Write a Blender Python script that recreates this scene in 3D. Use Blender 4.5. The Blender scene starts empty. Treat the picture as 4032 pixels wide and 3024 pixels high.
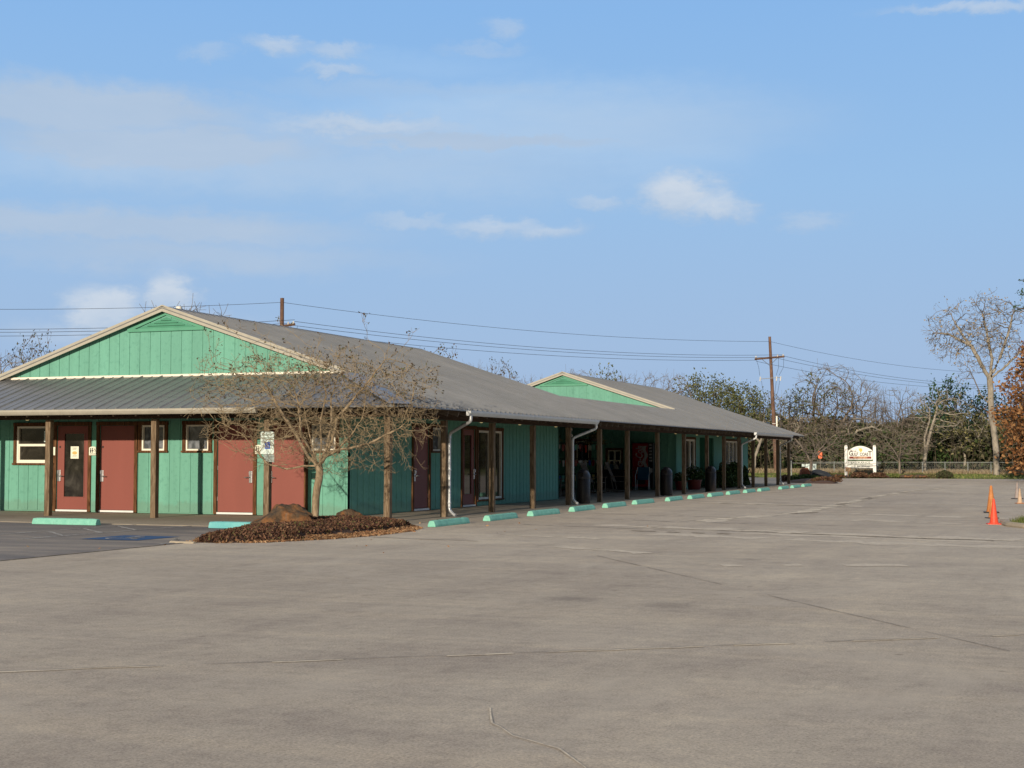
import bpy, bmesh, math, random
import numpy as np
from mathutils import Vector, Matrix, kdtree, noise as mnoise
R=math.radians
sc=bpy.context.scene
COL=sc.collection
# ---------------------------------------------------------------- camera
cd=bpy.data.cameras.new("camera"); cam=bpy.data.objects.new("camera",cd); COL.objects.link(cam)
YAW,PITCH,ROLL=0.3654,0.0489,0.0015
fv=Vector((-math.sin(YAW)*math.cos(PITCH),math.cos(YAW)*math.cos(PITCH),math.sin(PITCH)))
r0=Vector((math.cos(YAW),math.sin(YAW),0)); u0=r0.cross(fv)
rv=r0*math.cos(ROLL)+u0*math.sin(ROLL); uv=-r0*math.sin(ROLL)+u0*math.cos(ROLL)
m=Matrix((rv,uv,-fv)).transposed().to_4x4(); m.translation=Vector((13.903,-28.815,1.455))
cam.matrix_world=m
cd.sensor_width=36; cd.lens=5772/4032*36; cd.clip_end=3000; cd.clip_start=.1
sc.camera=cam
# ---------------------------------------------------------------- light
SUN_EL=R(11.4); SDIR=Vector((-0.036*math.cos(SUN_EL),0.99935*math.cos(SUN_EL),-math.sin(SUN_EL)))  # travel direction
sd=bpy.data.lights.new("sun",'SUN'); sun=bpy.data.objects.new("sun",sd); COL.objects.link(sun)
sd.energy=4.6; sd.angle=R(.6); sd.color=(1,.86,.68)
sun.rotation_euler=SDIR.to_track_quat('-Z','Y').to_euler()
world=bpy.data.worlds.new("World"); sc.world=world; world.use_nodes=True
wt=world.node_tree; wt.nodes.clear()
def wn(t,**k):
    n=wt.nodes.new(t)
    for a,b in k.items(): setattr(n,a,b)
    return n
def wl(a,b): wt.links.new(a,b)
def wmath(op,a,b=None,c=None,clamp=False):
    n=wn('ShaderNodeMath',operation=op,use_clamp=clamp)
    for i,v in enumerate((a,b,c)):
        if v is None: continue
        if isinstance(v,(int,float)): n.inputs[i].default_value=v
        else: wl(v,n.inputs[i])
    return n.outputs[0]
sky=wn('ShaderNodeTexSky',sky_type='NISHITA',sun_disc=False)
sky.sun_elevation=SUN_EL; sky.sun_rotation=math.atan2(-SDIR.x,-SDIR.y); sky.altitude=0; sky.air_density=1.0; sky.dust_density=.6; sky.ozone_density=2.6
tc=wn('ShaderNodeTexCoord'); sep=wn('ShaderNodeSeparateXYZ'); wl(tc.outputs['Generated'],sep.inputs[0])
az=wmath('ARCTAN2',wmath('MULTIPLY',sep.outputs[0],-1),sep.outputs[1])
el=wmath('ARCSINE',sep.outputs[2])
cmb=wn('ShaderNodeCombineXYZ'); wl(az,cmb.inputs[0]); wl(el,cmb.inputs[1])
def wnoise(scale,sx,sy,det=6,rough=.6,dist=0,off=0):
    mp=wn('ShaderNodeMapping'); mp.inputs['Scale'].default_value=(sx,sy,1); mp.inputs['Location'].default_value=(off,off*1.7,off*.3); wl(cmb.outputs[0],mp.inputs[0])
    n=wn('ShaderNodeTexNoise'); n.inputs['Scale'].default_value=scale; n.inputs['Detail'].default_value=det; n.inputs['Roughness'].default_value=rough; n.inputs['Distortion'].default_value=dist
    wl(mp.outputs[0],n.inputs['Vector']); return n.outputs[0]
nA=wnoise(9,1,3,7,.6,.3); nB=wnoise(30,1,1.6,8,.65,.4,3.1); nC=wnoise(5,1,4.5,6,.6,.8,7.7); nD=wnoise(17,1,2.2,8,.62,.3,11.3); nE=wnoise(75,1,1.8,5,.6,.2,5.3)
# clouds: azimuth (to the left of +Y), elevation, half width, half height, strength, puffiness
CL=[(.66,.222,.13,.022,.85,0),(.60,.205,.14,.019,.85,0),(.47,.221,.095,.009,.60,0),(.47,.221,.075,.007,.55,1),(.40,.213,.13,.007,.75,0),(.50,.194,.26,.028,.36,0),
    (.30,.222,.15,.030,.26,0),(.250,.178,.034,.0150,.95,1),(.228,.168,.028,.011,.8,1),(.224,.164,.022,.007,.7,1),(.165,.157,.026,.006,.40,1),(.309,.174,.024,.006,.5,1),
    (.38,.157,.042,.0075,.62,1),(.345,.153,.030,.007,.6,1),(.44,.160,.035,.006,.45,1),
    (.527,.272,.026,.007,.62,1),(.487,.269,.022,.006,.5,1),(.487,.256,.022,.005,.55,1),(.575,.265,.022,.006,.35,1),
    (.372,.288,.016,.007,.4,1),(.385,.275,.03,.005,.28,1),(.640,.093,.026,.020,1.0,1),(.600,.104,.022,.018,.95,1),(.59,.085,.06,.012,.5,1),(.67,.080,.04,.010,.4,1),
    (.63,.150,.17,.014,.75,0),(.58,.132,.16,.013,.5,0),(.055,.289,.06,.005,.6,1),(.42,.245,.14,.008,.22,0)]
azw=wmath('ADD',az,wmath('ADD',wmath('MULTIPLY',wmath('SUBTRACT',nD,.5),.045),wmath('MULTIPLY',wmath('SUBTRACT',nE,.5),.026)))
elw=wmath('ADD',wmath('ADD',el,wmath('MULTIPLY',wmath('SUBTRACT',nE,.5),-.009)),wmath('ADD',wmath('MULTIPLY',wmath('SUBTRACT',nB,.5),.022),wmath('MULTIPLY',wmath('SUBTRACT',nA,.5),.020)))
bright=None; soft=None; hgt=None; veil=None
for (a,e,ha,he,s) in ((.36,.222,.20,.040,.75),(.50,.192,.22,.020,.70),(.62,.190,.16,.016,.45),(.28,.205,.10,.022,.5),(.43,.262,.10,.014,.3)):
    x=wmath('MULTIPLY',wmath('SUBTRACT',azw,a),1/ha); y=wmath('MULTIPLY',wmath('SUBTRACT',elw,e),1/he)
    d=wmath('SQRT',wmath('ADD',wmath('MULTIPLY',x,x),wmath('MULTIPLY',y,y)))
    n=wn('ShaderNodeMapRange',interpolation_type='SMOOTHSTEP'); wl(d,n.inputs[0]); n.inputs[1].default_value=1.2; n.inputs[2].default_value=.1; n.inputs[3].default_value=0; n.inputs[4].default_value=s
    veil=n.outputs[0] if veil is None else wmath('MAXIMUM',veil,n.outputs[0])
veil=wmath('MULTIPLY',veil,wmath('ADD',wmath('MULTIPLY',nC,1.6),.1),clamp=True)
for (a,e,ha,he,s,p) in CL:
    x=wmath('MULTIPLY',wmath('SUBTRACT',azw,a),1/ha); y=wmath('MULTIPLY',wmath('SUBTRACT',elw,e),1/he)
    d=wmath('SQRT',wmath('ADD',wmath('MULTIPLY',x,x),wmath('MULTIPLY',y,y)))
    n=wn('ShaderNodeMapRange',interpolation_type='SMOOTHSTEP'); wl(d,n.inputs[0]); n.inputs[1].default_value=1.35 if p else 1.4; n.inputs[2].default_value=.25 if p else .1; n.inputs[3].default_value=0; n.inputs[4].default_value=s
    mk=n.outputs[0]
    if p:
        bright=mk if bright is None else wmath('MAXIMUM',bright,mk)
        hh=wmath('MULTIPLY',mk,wmath('ADD',wmath('MULTIPLY',y,.5),.45)); hgt=hh if hgt is None else wmath('MAXIMUM',hgt,hh)
    else: soft=mk if soft is None else wmath('MAXIMUM',soft,mk)
soft=wmath('MULTIPLY',soft,wmath('ADD',wmath('MULTIPLY',nC,2.2),.45))
bright=wmath('MULTIPLY',bright,wmath('ADD',wmath('MULTIPLY',nB,1.1),.60))
cov=wmath('MAXIMUM',bright,soft,clamp=True)
ccol=wn('ShaderNodeMix',data_type='RGBA'); wl(wmath('ADD',hgt,wmath('MULTIPLY',nA,.4),clamp=True),ccol.inputs[0]); ccol.inputs[6].default_value=(3.75,5.15,7.1,1); ccol.inputs[7].default_value=(6.5,7.2,8.1,1)
# clear sky: physical sky on the sun's side, paler blue away from it, brightened unseen zenith
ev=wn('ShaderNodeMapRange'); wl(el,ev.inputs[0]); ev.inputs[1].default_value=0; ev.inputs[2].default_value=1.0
gr=wn('ShaderNodeValToRGB'); wl(ev.outputs[0],gr.inputs[0]); e_=gr.color_ramp.elements; e_[0].position=0; e_[0].color=(.36,.485,.69,1); e_[1].position=1; e_[1].color=(1.0,.93,.87,1)  # warm white top stop added overhead, out of view, to brighten ground and roof
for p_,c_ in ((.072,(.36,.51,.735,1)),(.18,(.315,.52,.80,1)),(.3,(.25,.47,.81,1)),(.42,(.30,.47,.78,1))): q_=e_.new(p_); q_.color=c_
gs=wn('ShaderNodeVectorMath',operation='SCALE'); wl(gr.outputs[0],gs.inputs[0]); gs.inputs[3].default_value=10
dt=wn('ShaderNodeVectorMath',operation='DOT_PRODUCT'); wl(tc.outputs['Generated'],dt.inputs[0]); dt.inputs[1].default_value=(-SDIR.x,-SDIR.y,-SDIR.z)
sm=wn('ShaderNodeMapRange',interpolation_type='SMOOTHSTEP'); wl(dt.outputs['Value'],sm.inputs[0]); sm.inputs[1].default_value=-.45; sm.inputs[2].default_value=.75
ns=wn('ShaderNodeVectorMath',operation='MULTIPLY'); wl(sky.outputs[0],ns.inputs[0]); ns.inputs[1].default_value=(.42,.45,.50)
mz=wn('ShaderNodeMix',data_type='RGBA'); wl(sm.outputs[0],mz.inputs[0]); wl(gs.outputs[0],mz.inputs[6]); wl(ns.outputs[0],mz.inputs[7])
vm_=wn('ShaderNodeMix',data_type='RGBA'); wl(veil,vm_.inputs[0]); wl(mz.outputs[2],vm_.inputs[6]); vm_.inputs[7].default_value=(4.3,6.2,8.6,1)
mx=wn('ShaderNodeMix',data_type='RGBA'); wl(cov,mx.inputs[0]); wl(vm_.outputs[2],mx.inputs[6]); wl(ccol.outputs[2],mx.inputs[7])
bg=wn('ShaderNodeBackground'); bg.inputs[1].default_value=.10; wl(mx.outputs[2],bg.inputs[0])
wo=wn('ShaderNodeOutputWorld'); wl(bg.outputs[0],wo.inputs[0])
sc.view_settings.view_transform='Standard'; sc.view_settings.look='None'; sc.view_settings.exposure=0; sc.view_settings.gamma=1
try: sc.view_settings.use_curve_mapping=False
except Exception: pass
sc.cycles.max_bounces=6; sc.cycles.transparent_max_bounces=16
# ---------------------------------------------------------------- materials
M={}
def srgb(r,g,b):
    f=lambda c:(c/255/12.92 if c/255<=.04045 else ((c/255+.055)/1.055)**2.4)
    return (f(r),f(g),f(b),1)
class NT:
    def __init__(s,name):
        s.m=bpy.data.materials.new(name); s.m.use_nodes=True; s.t=s.m.node_tree; s.b=s.t.nodes['Principled BSDF']; M[name]=s.m
        s.geo=None
    def n(s,t,**k):
        n=s.t.nodes.new(t)
        for a,b in k.items(): setattr(n,a,b)
        return n
    def l(s,a,b): s.t.links.new(a,b)
    def pos(s,scale=(1,1,1),obj=False,rot=(0,0,0)):
        if obj: o=s.n('ShaderNodeTexCoord').outputs['Object']
        else: o=s.n('ShaderNodeNewGeometry').outputs['Position']
        mp=s.n('ShaderNodeMapping'); mp.inputs['Scale'].default_value=scale; mp.inputs['Rotation'].default_value=rot; s.l(o,mp.inputs[0]); return mp.outputs[0]
    def noise(s,scale,vec=None,det=4,rough=.55,dist=0):
        n=s.n('ShaderNodeTexNoise'); n.inputs['Scale'].default_value=scale; n.inputs['Detail'].default_value=det; n.inputs['Roughness'].default_value=rough; n.inputs['Distortion'].default_value=dist
        s.l(vec if vec is not None else s.pos(),n.inputs['Vector']); return n.outputs[0]
    def ramp(s,fac,stops,interp='LINEAR'):
        n=s.n('ShaderNodeValToRGB'); n.color_ramp.interpolation=interp
        e=n.color_ramp.elements
        while len(e)<len(stops): e.new(.5)
        for i,(p,c) in enumerate(stops):
            e[i].position=p; e[i].color=c if len(c)==4 else (*c,1)
        s.l(fac,n.inputs[0]); return n.outputs[0]
    def mix(s,fac,a,b,mode='MIX'):
        n=s.n('ShaderNodeMix',data_type='RGBA',blend_type=mode)
        for i,v in ((0,fac),(6,a),(7,b)):
            if isinstance(v,(int,float)): n.inputs[i].default_value=v
            elif isinstance(v,tuple): n.inputs[i].default_value=v if len(v)==4 else (*v,1)
            else: s.l(v,n.inputs[i])
        return n.outputs[2]
    def math(s,op,a,b=0,clamp=False):
        n=s.n('ShaderNodeMath',operation=op,use_clamp=clamp)
        for i,v in enumerate((a,b)):
            if isinstance(v,(int,float)): n.inputs[i].default_value=v
            else: s.l(v,n.inputs[i])
        return n.outputs[0]
    def col(s,c):
        if isinstance(c,tuple): s.b.inputs['Base Color'].default_value=c if len(c)==4 else (*c,1)
        else: s.l(c,s.b.inputs['Base Color'])
        return s
    def set(s,**k):
        for a,v in k.items():
            i=s.b.inputs[a.replace('_',' ')]
            if isinstance(v,(int,float,tuple)): i.default_value=v
            else: s.l(v,i)
        return s
    def bump(s,h,strength=.3,dist=.01):
        n=s.n('ShaderNodeBump'); n.inputs['Strength'].default_value=strength; n.inputs['Distance'].default_value=dist
        s.l(h,n.inputs['Height']); s.l(n.outputs[0],s.b.inputs['Normal']); return s
def painted(name,c,var=.12,rough=.6,scale=3,stretch=(1,1,.25),dirt=None,dirtamt=.3,spec=.3):
    t=NT(name); v=t.pos(stretch)
    f=t.noise(scale,v,5); c=c if len(c)==4 else (*c,1)
    lo=tuple(x*(1-var) for x in c[:3]); hi=tuple(min(1,x*(1+var)) for x in c[:3])
    k=t.ramp(f,[(.3,lo),(.7,hi)])
    if dirt:
        g=t.noise(scale*4,t.pos(),6,.7); k=t.mix(t.math('MULTIPLY',t.ramp(g,[(.52,(0,0,0)),(.72,(1,1,1))]),dirtamt),k,dirt)
    t.col(k).set(Roughness=rough,Specular_IOR_Level=spec); t.bump(t.noise(40,t.pos(),3),.15,.004); return t
GREEN=(.140,.36,.275)
t=painted('green_siding',GREEN,.10,.75,2.2,(1,1,.12),dirt=(.07,.22,.17),dirtamt=.55)
def splash(t,col,zmax=.38,amt=.75):   # mud splashed on the foot of the boards, streaks higher up
    base=t.b.inputs['Base Color'].links[0].from_socket; g=t.n('ShaderNodeNewGeometry'); sp=t.n('ShaderNodeSeparateXYZ'); t.l(g.outputs['Position'],sp.inputs[0])
    n_=t.noise(3.5,t.pos((1,1,.5)),6,.7); h=t.math('ADD',sp.outputs[2],t.math('MULTIPLY',n_,-.5)); f=t.ramp(h,[(0,(1,1,1)),(max(.01,zmax-.25),(0,0,0))])
    k=t.mix(t.math('MULTIPLY',f,amt),base,col); st=t.noise(6,t.pos((2.5,2.5,.06)),5,.7); k=t.mix(t.math('MULTIPLY',t.ramp(st,[(.56,(0,0,0)),(.70,(1,1,1))]),.35),k,tuple(c*.72 for c in GREEN)); t.col(k)
splash(t,(.14,.22,.16,1),.34,.4)
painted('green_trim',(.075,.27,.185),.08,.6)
painted('red_door',(.235,.074,.058),.06,.5,1.5)
painted('white_frame',(.80,.76,.64),.05,.5)
painted('beige_metal',(.40,.38,.32),.08,.45,4,(1,1,1),dirt=(.22,.18,.13),dirtamt=.35)
painted('white_metal',(.62,.64,.64),.06,.4,4,(1,1,1),dirt=(.25,.22,.18),dirtamt=.25)
painted('galvanised',(.50,.52,.54),.18,.38,9,(1,1,1)).set(Metallic=.55)
painted('steel',(.62,.62,.62),.1,.3,9,(1,1,1)).set(Metallic=.9)
painted('black_metal',(.015,.015,.016),.1,.5)
painted('ridge_metal',(.035,.037,.042),.1,.5)
painted('vent_green',(.095,.31,.205),.08,.6)
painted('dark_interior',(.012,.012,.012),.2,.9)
painted('threshold',(.72,.72,.70),.05,.4)
def wood(name,a,b,c,scale=1,axis='z'):
    t=NT(name); st={'z':(14,14,1.1),'x':(1.1,14,14),'y':(14,1.1,14)}[axis]
    oi=t.n('ShaderNodeObjectInfo'); add=t.n('ShaderNodeVectorMath',operation='ADD')
    vm=t.n('ShaderNodeVectorMath',operation='SCALE'); t.l(oi.outputs['Random'],vm.inputs[3]); vm.inputs[0].default_value=(17,31,13)
    t.l(t.pos(st),add.inputs[0]); t.l(vm.outputs[0],add.inputs[1])
    g=t.noise(scale*1.6,add.outputs[0],6,.65,.6); k=t.ramp(g,[(.28,a),(.5,b),(.74,c)])
    kn=t.n('ShaderNodeTexVoronoi'); kn.inputs['Scale'].default_value=1.3
    t.l(t.pos((3,3,1.2)),kn.inputs['Vector']); dk=t.ramp(kn.outputs['Distance'],[(.05,(.28,.22,.2)),(.15,(1,1,1))])
    k=t.mix(.8,k,dk,'MULTIPLY'); t.col(k).set(Roughness=.85,Specular_IOR_Level=.15); t.bump(g,.5,.012); return t
wood('weathered_post',(.055,.034,.020),(.17,.12,.075),(.34,.27,.19),1.5)
wood('dark_timber',(.022,.014,.010),(.055,.034,.022),(.10,.065,.045),axis='y')
wood('door_trim_wood',(.030,.014,.008),(.105,.048,.022),(.25,.13,.06),1.6)
wood('rafter_wood',(.05,.035,.026),(.13,.10,.075),(.22,.18,.14),axis='x')
# roof metal
t=NT('roof_metal'); f=t.noise(.5,t.pos((.5,1.2,1)),5,.6,.3); f2=t.noise(7,t.pos((.15,1,1)),4)
k=t.ramp(f,[(.3,(.148,.155,.160)),(.7,(.195,.200,.203))]); k=t.mix(.35,k,t.ramp(f2,[(.3,(.55,.55,.55)),(.7,(1.2,1.18,1.15))]),'MULTIPLY')
t.col(k).set(Roughness=.42,Metallic=.15,Specular_IOR_Level=.6)
t=NT('hip_metal'); t.col(t.ramp(t.noise(2,t.pos()),[(.3,(.15,.17,.20)),(.7,(.21,.23,.26))])).set(Roughness=.45,Metallic=.3)
# glass
t=NT('window_glass'); f=t.noise(2.2,t.pos((1,1,1)),4,.6,.5)
t.col(t.ramp(f,[(.40,(.010,.009,.008)),(.6,(.03,.027,.022)),(.72,(.07,.065,.055))])).set(Roughness=.04,Specular_IOR_Level=.6)
t=NT('curtain_glass'); f=t.noise(4,t.pos((1,1,.8)),3,.5,1.2)
t.col(t.ramp(f,[(.40,(.07,.08,.09)),(.55,(.14,.155,.175)),(.65,(.20,.215,.235))])).set(Roughness=.06,Specular_IOR_Level=.5)
t=NT('lamp_glass'); t.col((.75,.58,.25)).set(Roughness=.25,Emission_Color=(1,.78,.38,1),Emission_Strength=.28)
# ground
t=NT('concrete'); p=t.pos()
big=t.noise(.12,p,5,.6,.4); mid=t.noise(.9,t.pos((1,.8,1),rot=(0,0,.3)),7,.68,.5); fine=t.noise(7,p,7,.78); grit=t.noise(55,p,4,.85)
k=t.ramp(big,[(.3,(.46,.395,.312)),(.7,(.55,.485,.39))])
k=t.mix(1,k,t.ramp(mid,[(.28,(.82,.81,.82)),(.45,(.96,.955,.955)),(.58,(1.02,1.02,1.01)),(.75,(1.14,1.13,1.10))]),'MULTIPLY')
k=t.mix(1,k,t.ramp(fine,[(.28,(.78,.775,.78)),(.5,(1,1,1)),(.72,(1.17,1.165,1.14))]),'MULTIPLY')
k=t.mix(.8,k,t.ramp(grit,[(.32,(.45,.44,.43)),(.5,(1,1,1)),(.68,(1.4,1.38,1.32))]),'MULTIPLY')
wv=t.n('ShaderNodeTexNoise'); wv.inputs['Scale'].default_value=.55; wv.inputs['Detail'].default_value=6; wv.inputs['Roughness'].default_value=.6; wv.inputs['Distortion'].default_value=.8
t.l(t.pos((1.6,.12,1),rot=(0,0,-.35)),wv.inputs['Vector'])
k=t.mix(1,k,t.ramp(wv.outputs[0],[(.32,(.92,.915,.92)),(.5,(1,1,1)),(.66,(1.07,1.065,1.05))]),'MULTIPLY')
st=t.n('ShaderNodeTexNoise'); st.inputs['Scale'].default_value=1.0; st.inputs['Detail'].default_value=6; st.inputs['Roughness'].default_value=.65; st.inputs['Distortion'].default_value=.5
t.l(t.pos((.16,1.5,1),rot=(0,0,-.25)),st.inputs['Vector'])
k=t.mix(1,k,t.ramp(st.outputs[0],[(.32,(.93,.925,.93)),(.5,(1,1,1)),(.64,(1.10,1.09,1.06))]),'MULTIPLY')
sl=t.noise(.42,t.pos((1,.45,1),rot=(0,0,.5)),8,.72,1.4); k=t.mix(t.math('MULTIPLY',t.ramp(sl,[(.54,(0,0,0)),(.68,(1,1,1))]),.5),k,(.60,.53,.42,1))
sp=t.n('ShaderNodeTexVoronoi'); sp.inputs['Scale'].default_value=1.1; t.l(p,sp.inputs['Vector'])
k=t.mix(t.math('MULTIPLY',t.ramp(sp.outputs['Distance'],[(.02,(1,1,1)),(.05,(0,0,0))]),.5),k,(.16,.13,.10,1))
# broom finish
bf=t.noise(26,t.pos((1,.05,1),rot=(0,0,-.62)),5,.7); k=t.mix(1,k,t.ramp(bf,[(.32,(.965,.965,.965)),(.5,(1,1,1)),(.68,(1.03,1.03,1.03))]),'MULTIPLY')
# tone steps from pour to pour, aligned with the joints
rt=t.n('ShaderNodeVectorRotate'); rt.inputs['Angle'].default_value=-.637; rt.inputs['Axis'].default_value=(0,0,1); t.l(t.n('ShaderNodeNewGeometry').outputs['Position'],rt.inputs['Vector'])
sb_=t.n('ShaderNodeVectorMath',operation='SUBTRACT'); t.l(rt.outputs[0],sb_.inputs[0]); sb_.inputs[1].default_value=(.955,-20.93,0)
dv=t.n('ShaderNodeVectorMath',operation='DIVIDE'); t.l(sb_.outputs[0],dv.inputs[0]); dv.inputs[1].default_value=(13,13,1000)
fl=t.n('ShaderNodeVectorMath',operation='FLOOR'); t.l(dv.outputs[0],fl.inputs[0]); wnz=t.n('ShaderNodeTexWhiteNoise'); t.l(fl.outputs[0],wnz.inputs['Vector'])
k=t.mix(1,k,t.ramp(wnz.outputs['Value'],[(0,(.93,.925,.93)),(1,(1.05,1.05,1.04))]),'MULTIPLY')
# oil drips and dark blots
ov=t.n('ShaderNodeTexVoronoi'); ov.inputs['Scale'].default_value=.32; t.l(t.pos(),ov.inputs['Vector']); on_=t.math('ADD',ov.outputs['Distance'],t.math('MULTIPLY',fine,.12))
k=t.mix(t.math('MULTIPLY',t.ramp(on_,[(.10,(1,1,1)),(.17,(0,0,0))]),.38),k,(.13,.11,.095,1))
t.col(k).set(Roughness=.9,Specular_IOR_Level=.2)
hh=t.math('ADD',t.math('MULTIPLY',grit,1.2),t.math('ADD',fine,t.math('MULTIPLY',bf,.5))); t.bump(hh,.6,.007)
t=NT('walkway_concrete'); f=t.noise(.8,t.pos(),6,.65); g=t.noise(30,t.pos(),4,.7)
k=t.ramp(f,[(.3,(.34,.29,.22)),(.7,(.46,.40,.31))]); k=t.mix(.6,k,t.ramp(g,[(.3,(.75,.75,.75)),(.7,(1.15,1.15,1.12))]),'MULTIPLY'); t.col(k).set(Roughness=.9,Specular_IOR_Level=.2); t.bump(g,.3,.004)
t=NT('asphalt'); f=t.noise(.35,t.pos((.35,1.5,1)),7,.7,.8); g=t.noise(60,t.pos(),4,.8)
k=t.ramp(f,[(.34,(.16,.155,.155)),(.5,(.25,.225,.20)),(.64,(.40,.345,.28))]); k=t.mix(.8,k,t.ramp(g,[(.3,(.55,.55,.55)),(.7,(1.3,1.3,1.3))]),'MULTIPLY'); t.col(k).set(Roughness=.92,Specular_IOR_Level=.2); t.bump(g,.5,.006)
def worn(name,c,base,thr=.5):
    t=NT(name); g=t.noise(9,t.pos(),6,.75); k=t.ramp(g,[(thr-.1,base),(thr+.06,c)]); t.col(k).set(Roughness=.85,Specular_IOR_Level=.2)
worn('worn_white_line',(.50,.48,.44),(.25,.24,.22),.52)
worn('faint_line',(.47,.42,.35),(.40,.35,.285),.5)
worn('blue_paint',(.035,.10,.23),(.09,.13,.19),.40)
worn('joint_dark',(.20,.17,.135),(.40,.34,.27),.48)
worn('joint_silt',(.74,.65,.49),(.48,.41,.32),.46)
worn('silt_film',(.66,.58,.445),(.50,.43,.34),.5)
worn('joint_mud',(.20,.15,.10),(.40,.34,.26),.50)
t=NT('grass_ground'); f=t.noise(.25,t.pos(),6,.65,.5); g=t.noise(12,t.pos(),4,.8)
k=t.ramp(f,[(.35,(.10,.14,.035)),(.5,(.17,.18,.06)),(.62,(.30,.24,.13))]); k=t.mix(.8,k,t.ramp(g,[(.3,(.5,.5,.5)),(.7,(1.4,1.4,1.3))]),'MULTIPLY'); t.col(k).set(Roughness=.95,Specular_IOR_Level=.1)
def leafmat(name,stops,trans=.25):
    t=NT(name); g=t.n('ShaderNodeNewGeometry'); k=t.ramp(g.outputs['Random Per Island'],stops)
    f=t.noise(.6,t.pos(),3); k=t.mix(.6,k,t.ramp(f,[(.35,(.6,.6,.6)),(.65,(1.3,1.3,1.3))]),'MULTIPLY')
    t.col(k).set(Roughness=.8,Specular_IOR_Level=.15)
leafmat('olive_leaves',[(0,(.05,.065,.024)),(.5,(.10,.115,.045)),(1,(.17,.17,.075))])
leafmat('dark_leaves',[(0,(.022,.045,.016)),(.5,(.045,.085,.025)),(1,(.08,.12,.04))])
leafmat('cedar_leaves',[(0,(.022,.05,.03)),(.5,(.04,.085,.045)),(1,(.07,.12,.055))])
leafmat('thicket_leaves',[(0,(.030,.032,.018)),(.4,(.070,.062,.036)),(.75,(.048,.078,.024)),(1,(.135,.112,.072))])
leafmat('yellow_moss_leaves',[(0,(.07,.07,.025)),(.6,(.15,.14,.055)),(1,(.27,.24,.12))])
leafmat('rust_leaves',[(0,(.10,.043,.018)),(.5,(.22,.10,.040)),(1,(.35,.20,.09))])
leafmat('bud_leaves',[(0,(.035,.035,.02)),(.5,(.09,.055,.035)),(1,(.10,.13,.06))])
leafmat('tan_leaves',[(0,(.20,.15,.08)),(1,(.38,.31,.20))])
leafmat('groundcover_leaves',[(0,(.045,.022,.015)),(.5,(.11,.055,.036)),(.85,(.20,.115,.07)),(1,(.09,.10,.035))])
leafmat('litter_leaves',[(0,(.18,.09,.045)),(.6,(.30,.17,.09)),(1,(.38,.26,.15))])
leafmat('dry_grass',[(0,(.18,.135,.08)),(.6,(.29,.225,.14)),(1,(.38,.31,.21))])
leafmat('green_grass',[(0,(.06,.09,.02)),(.6,(.12,.165,.045)),(1,(.26,.23,.10))])
def bark(name,a,b,sc_=6):
    t=NT(name); f=t.noise(sc_,t.pos((1,1,.35)),6,.7,.4); t.col(t.ramp(f,[(.35,a),(.65,b)])).set(Roughness=.9,Specular_IOR_Level=.15); t.bump(f,.6,.02)
bark('myrtle_bark',(.16,.12,.075),(.40,.31,.205),9)
bark('myrtle_twig',(.22,.165,.10),(.42,.33,.205),5)
bark('grey_bark',(.12,.10,.082),(.24,.205,.17),3)
bark('sapling_bark',(.045,.036,.025),(.12,.10,.07),3)
bark('pale_bark',(.17,.15,.12),(.38,.34,.28),4)
bark('dark_bark',(.06,.045,.032),(.14,.11,.08),4)
bark('pole_wood',(.10,.055,.04),(.21,.13,.095),5)
t=NT('boulder_rock'); f=t.noise(3.2,t.pos(obj=True),6,.65,.8); g=t.noise(22,t.pos(obj=True),6,.75)
k=t.ramp(f,[(.36,(.06,.05,.042)),(.48,(.12,.08,.05)),(.60,(.24,.11,.045)),(.72,(.19,.155,.125))]); k=t.mix(.7,k,t.ramp(g,[(.3,(.5,.5,.5)),(.7,(1.35,1.35,1.3))]),'MULTIPLY'); t.col(k).set(Roughness=.9,Specular_IOR_Level=.2); t.bump(g,.9,.03)
t=NT('mulch'); g=t.noise(25,t.pos(),5,.8); t.col(t.ramp(g,[(.3,(.035,.02,.014)),(.7,(.13,.07,.045))])).set(Roughness=.95); t.bump(g,.8,.03)
t=NT('teal_concrete'); f=t.noise(9,t.pos(),6,.75); k=t.ramp(f,[(.3,(.17,.46,.36)),(.6,(.24,.57,.45)),(.8,(.32,.64,.52))]); ch=t.noise(26,t.pos(),6,.75)
k=t.mix(t.ramp(ch,[(.60,(0,0,0)),(.67,(1,1,1))]),k,(.20,.22,.19,1)); t.col(k).set(Roughness=.75,Specular_IOR_Level=.2); t.bump(ch,.4,.01)
t=NT('blue_concrete'); f=t.noise(5,t.pos(),6,.7); t.col(t.ramp(f,[(.3,(.11,.40,.42)),(.7,(.20,.52,.52))])).set(Roughness=.75,Specular_IOR_Level=.2)
painted('cone_red',(.70,.075,.035),.1,.5,12,(1,1,1),dirt=(.75,.28,.20),dirtamt=.3)
painted('cone_orange',(.50,.19,.055),.15,.6,9,(1,1,1),dirt=(.55,.42,.30),dirtamt=.4)
painted('cone_faded',(.50,.37,.26),.15,.6,9,(1,1,1),dirt=(.66,.36,.16),dirtamt=.6)
painted('cone_grey',(.30,.25,.23),.15,.6,9,(1,1,1))
painted('orange_plastic',(.72,.15,.05),.1,.5)
painted('bin_brown',(.018,.014,.013),.15,.4,7,(1,1,1),dirt=(.12,.10,.09),dirtamt=.3)
painted('bin_grey',(.032,.030,.033),.1,.35)
painted('sign_white',(.80,.80,.76),.03,.5,2)
painted('sign_green',(.06,.10,.05),.05,.5)
painted('sign_brown',(.22,.035,.018),.05,.5)
painted('sign_gold',(.62,.45,.10),.1,.5)
painted('letter_grey',(.16,.15,.13),.05,.5)
painted('letter_tan',(.62,.40,.22),.05,.5)
painted('letter_black',(.02,.02,.02),.05,.5)
painted('sign_blue',(.012,.09,.46),.03,.4)
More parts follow.
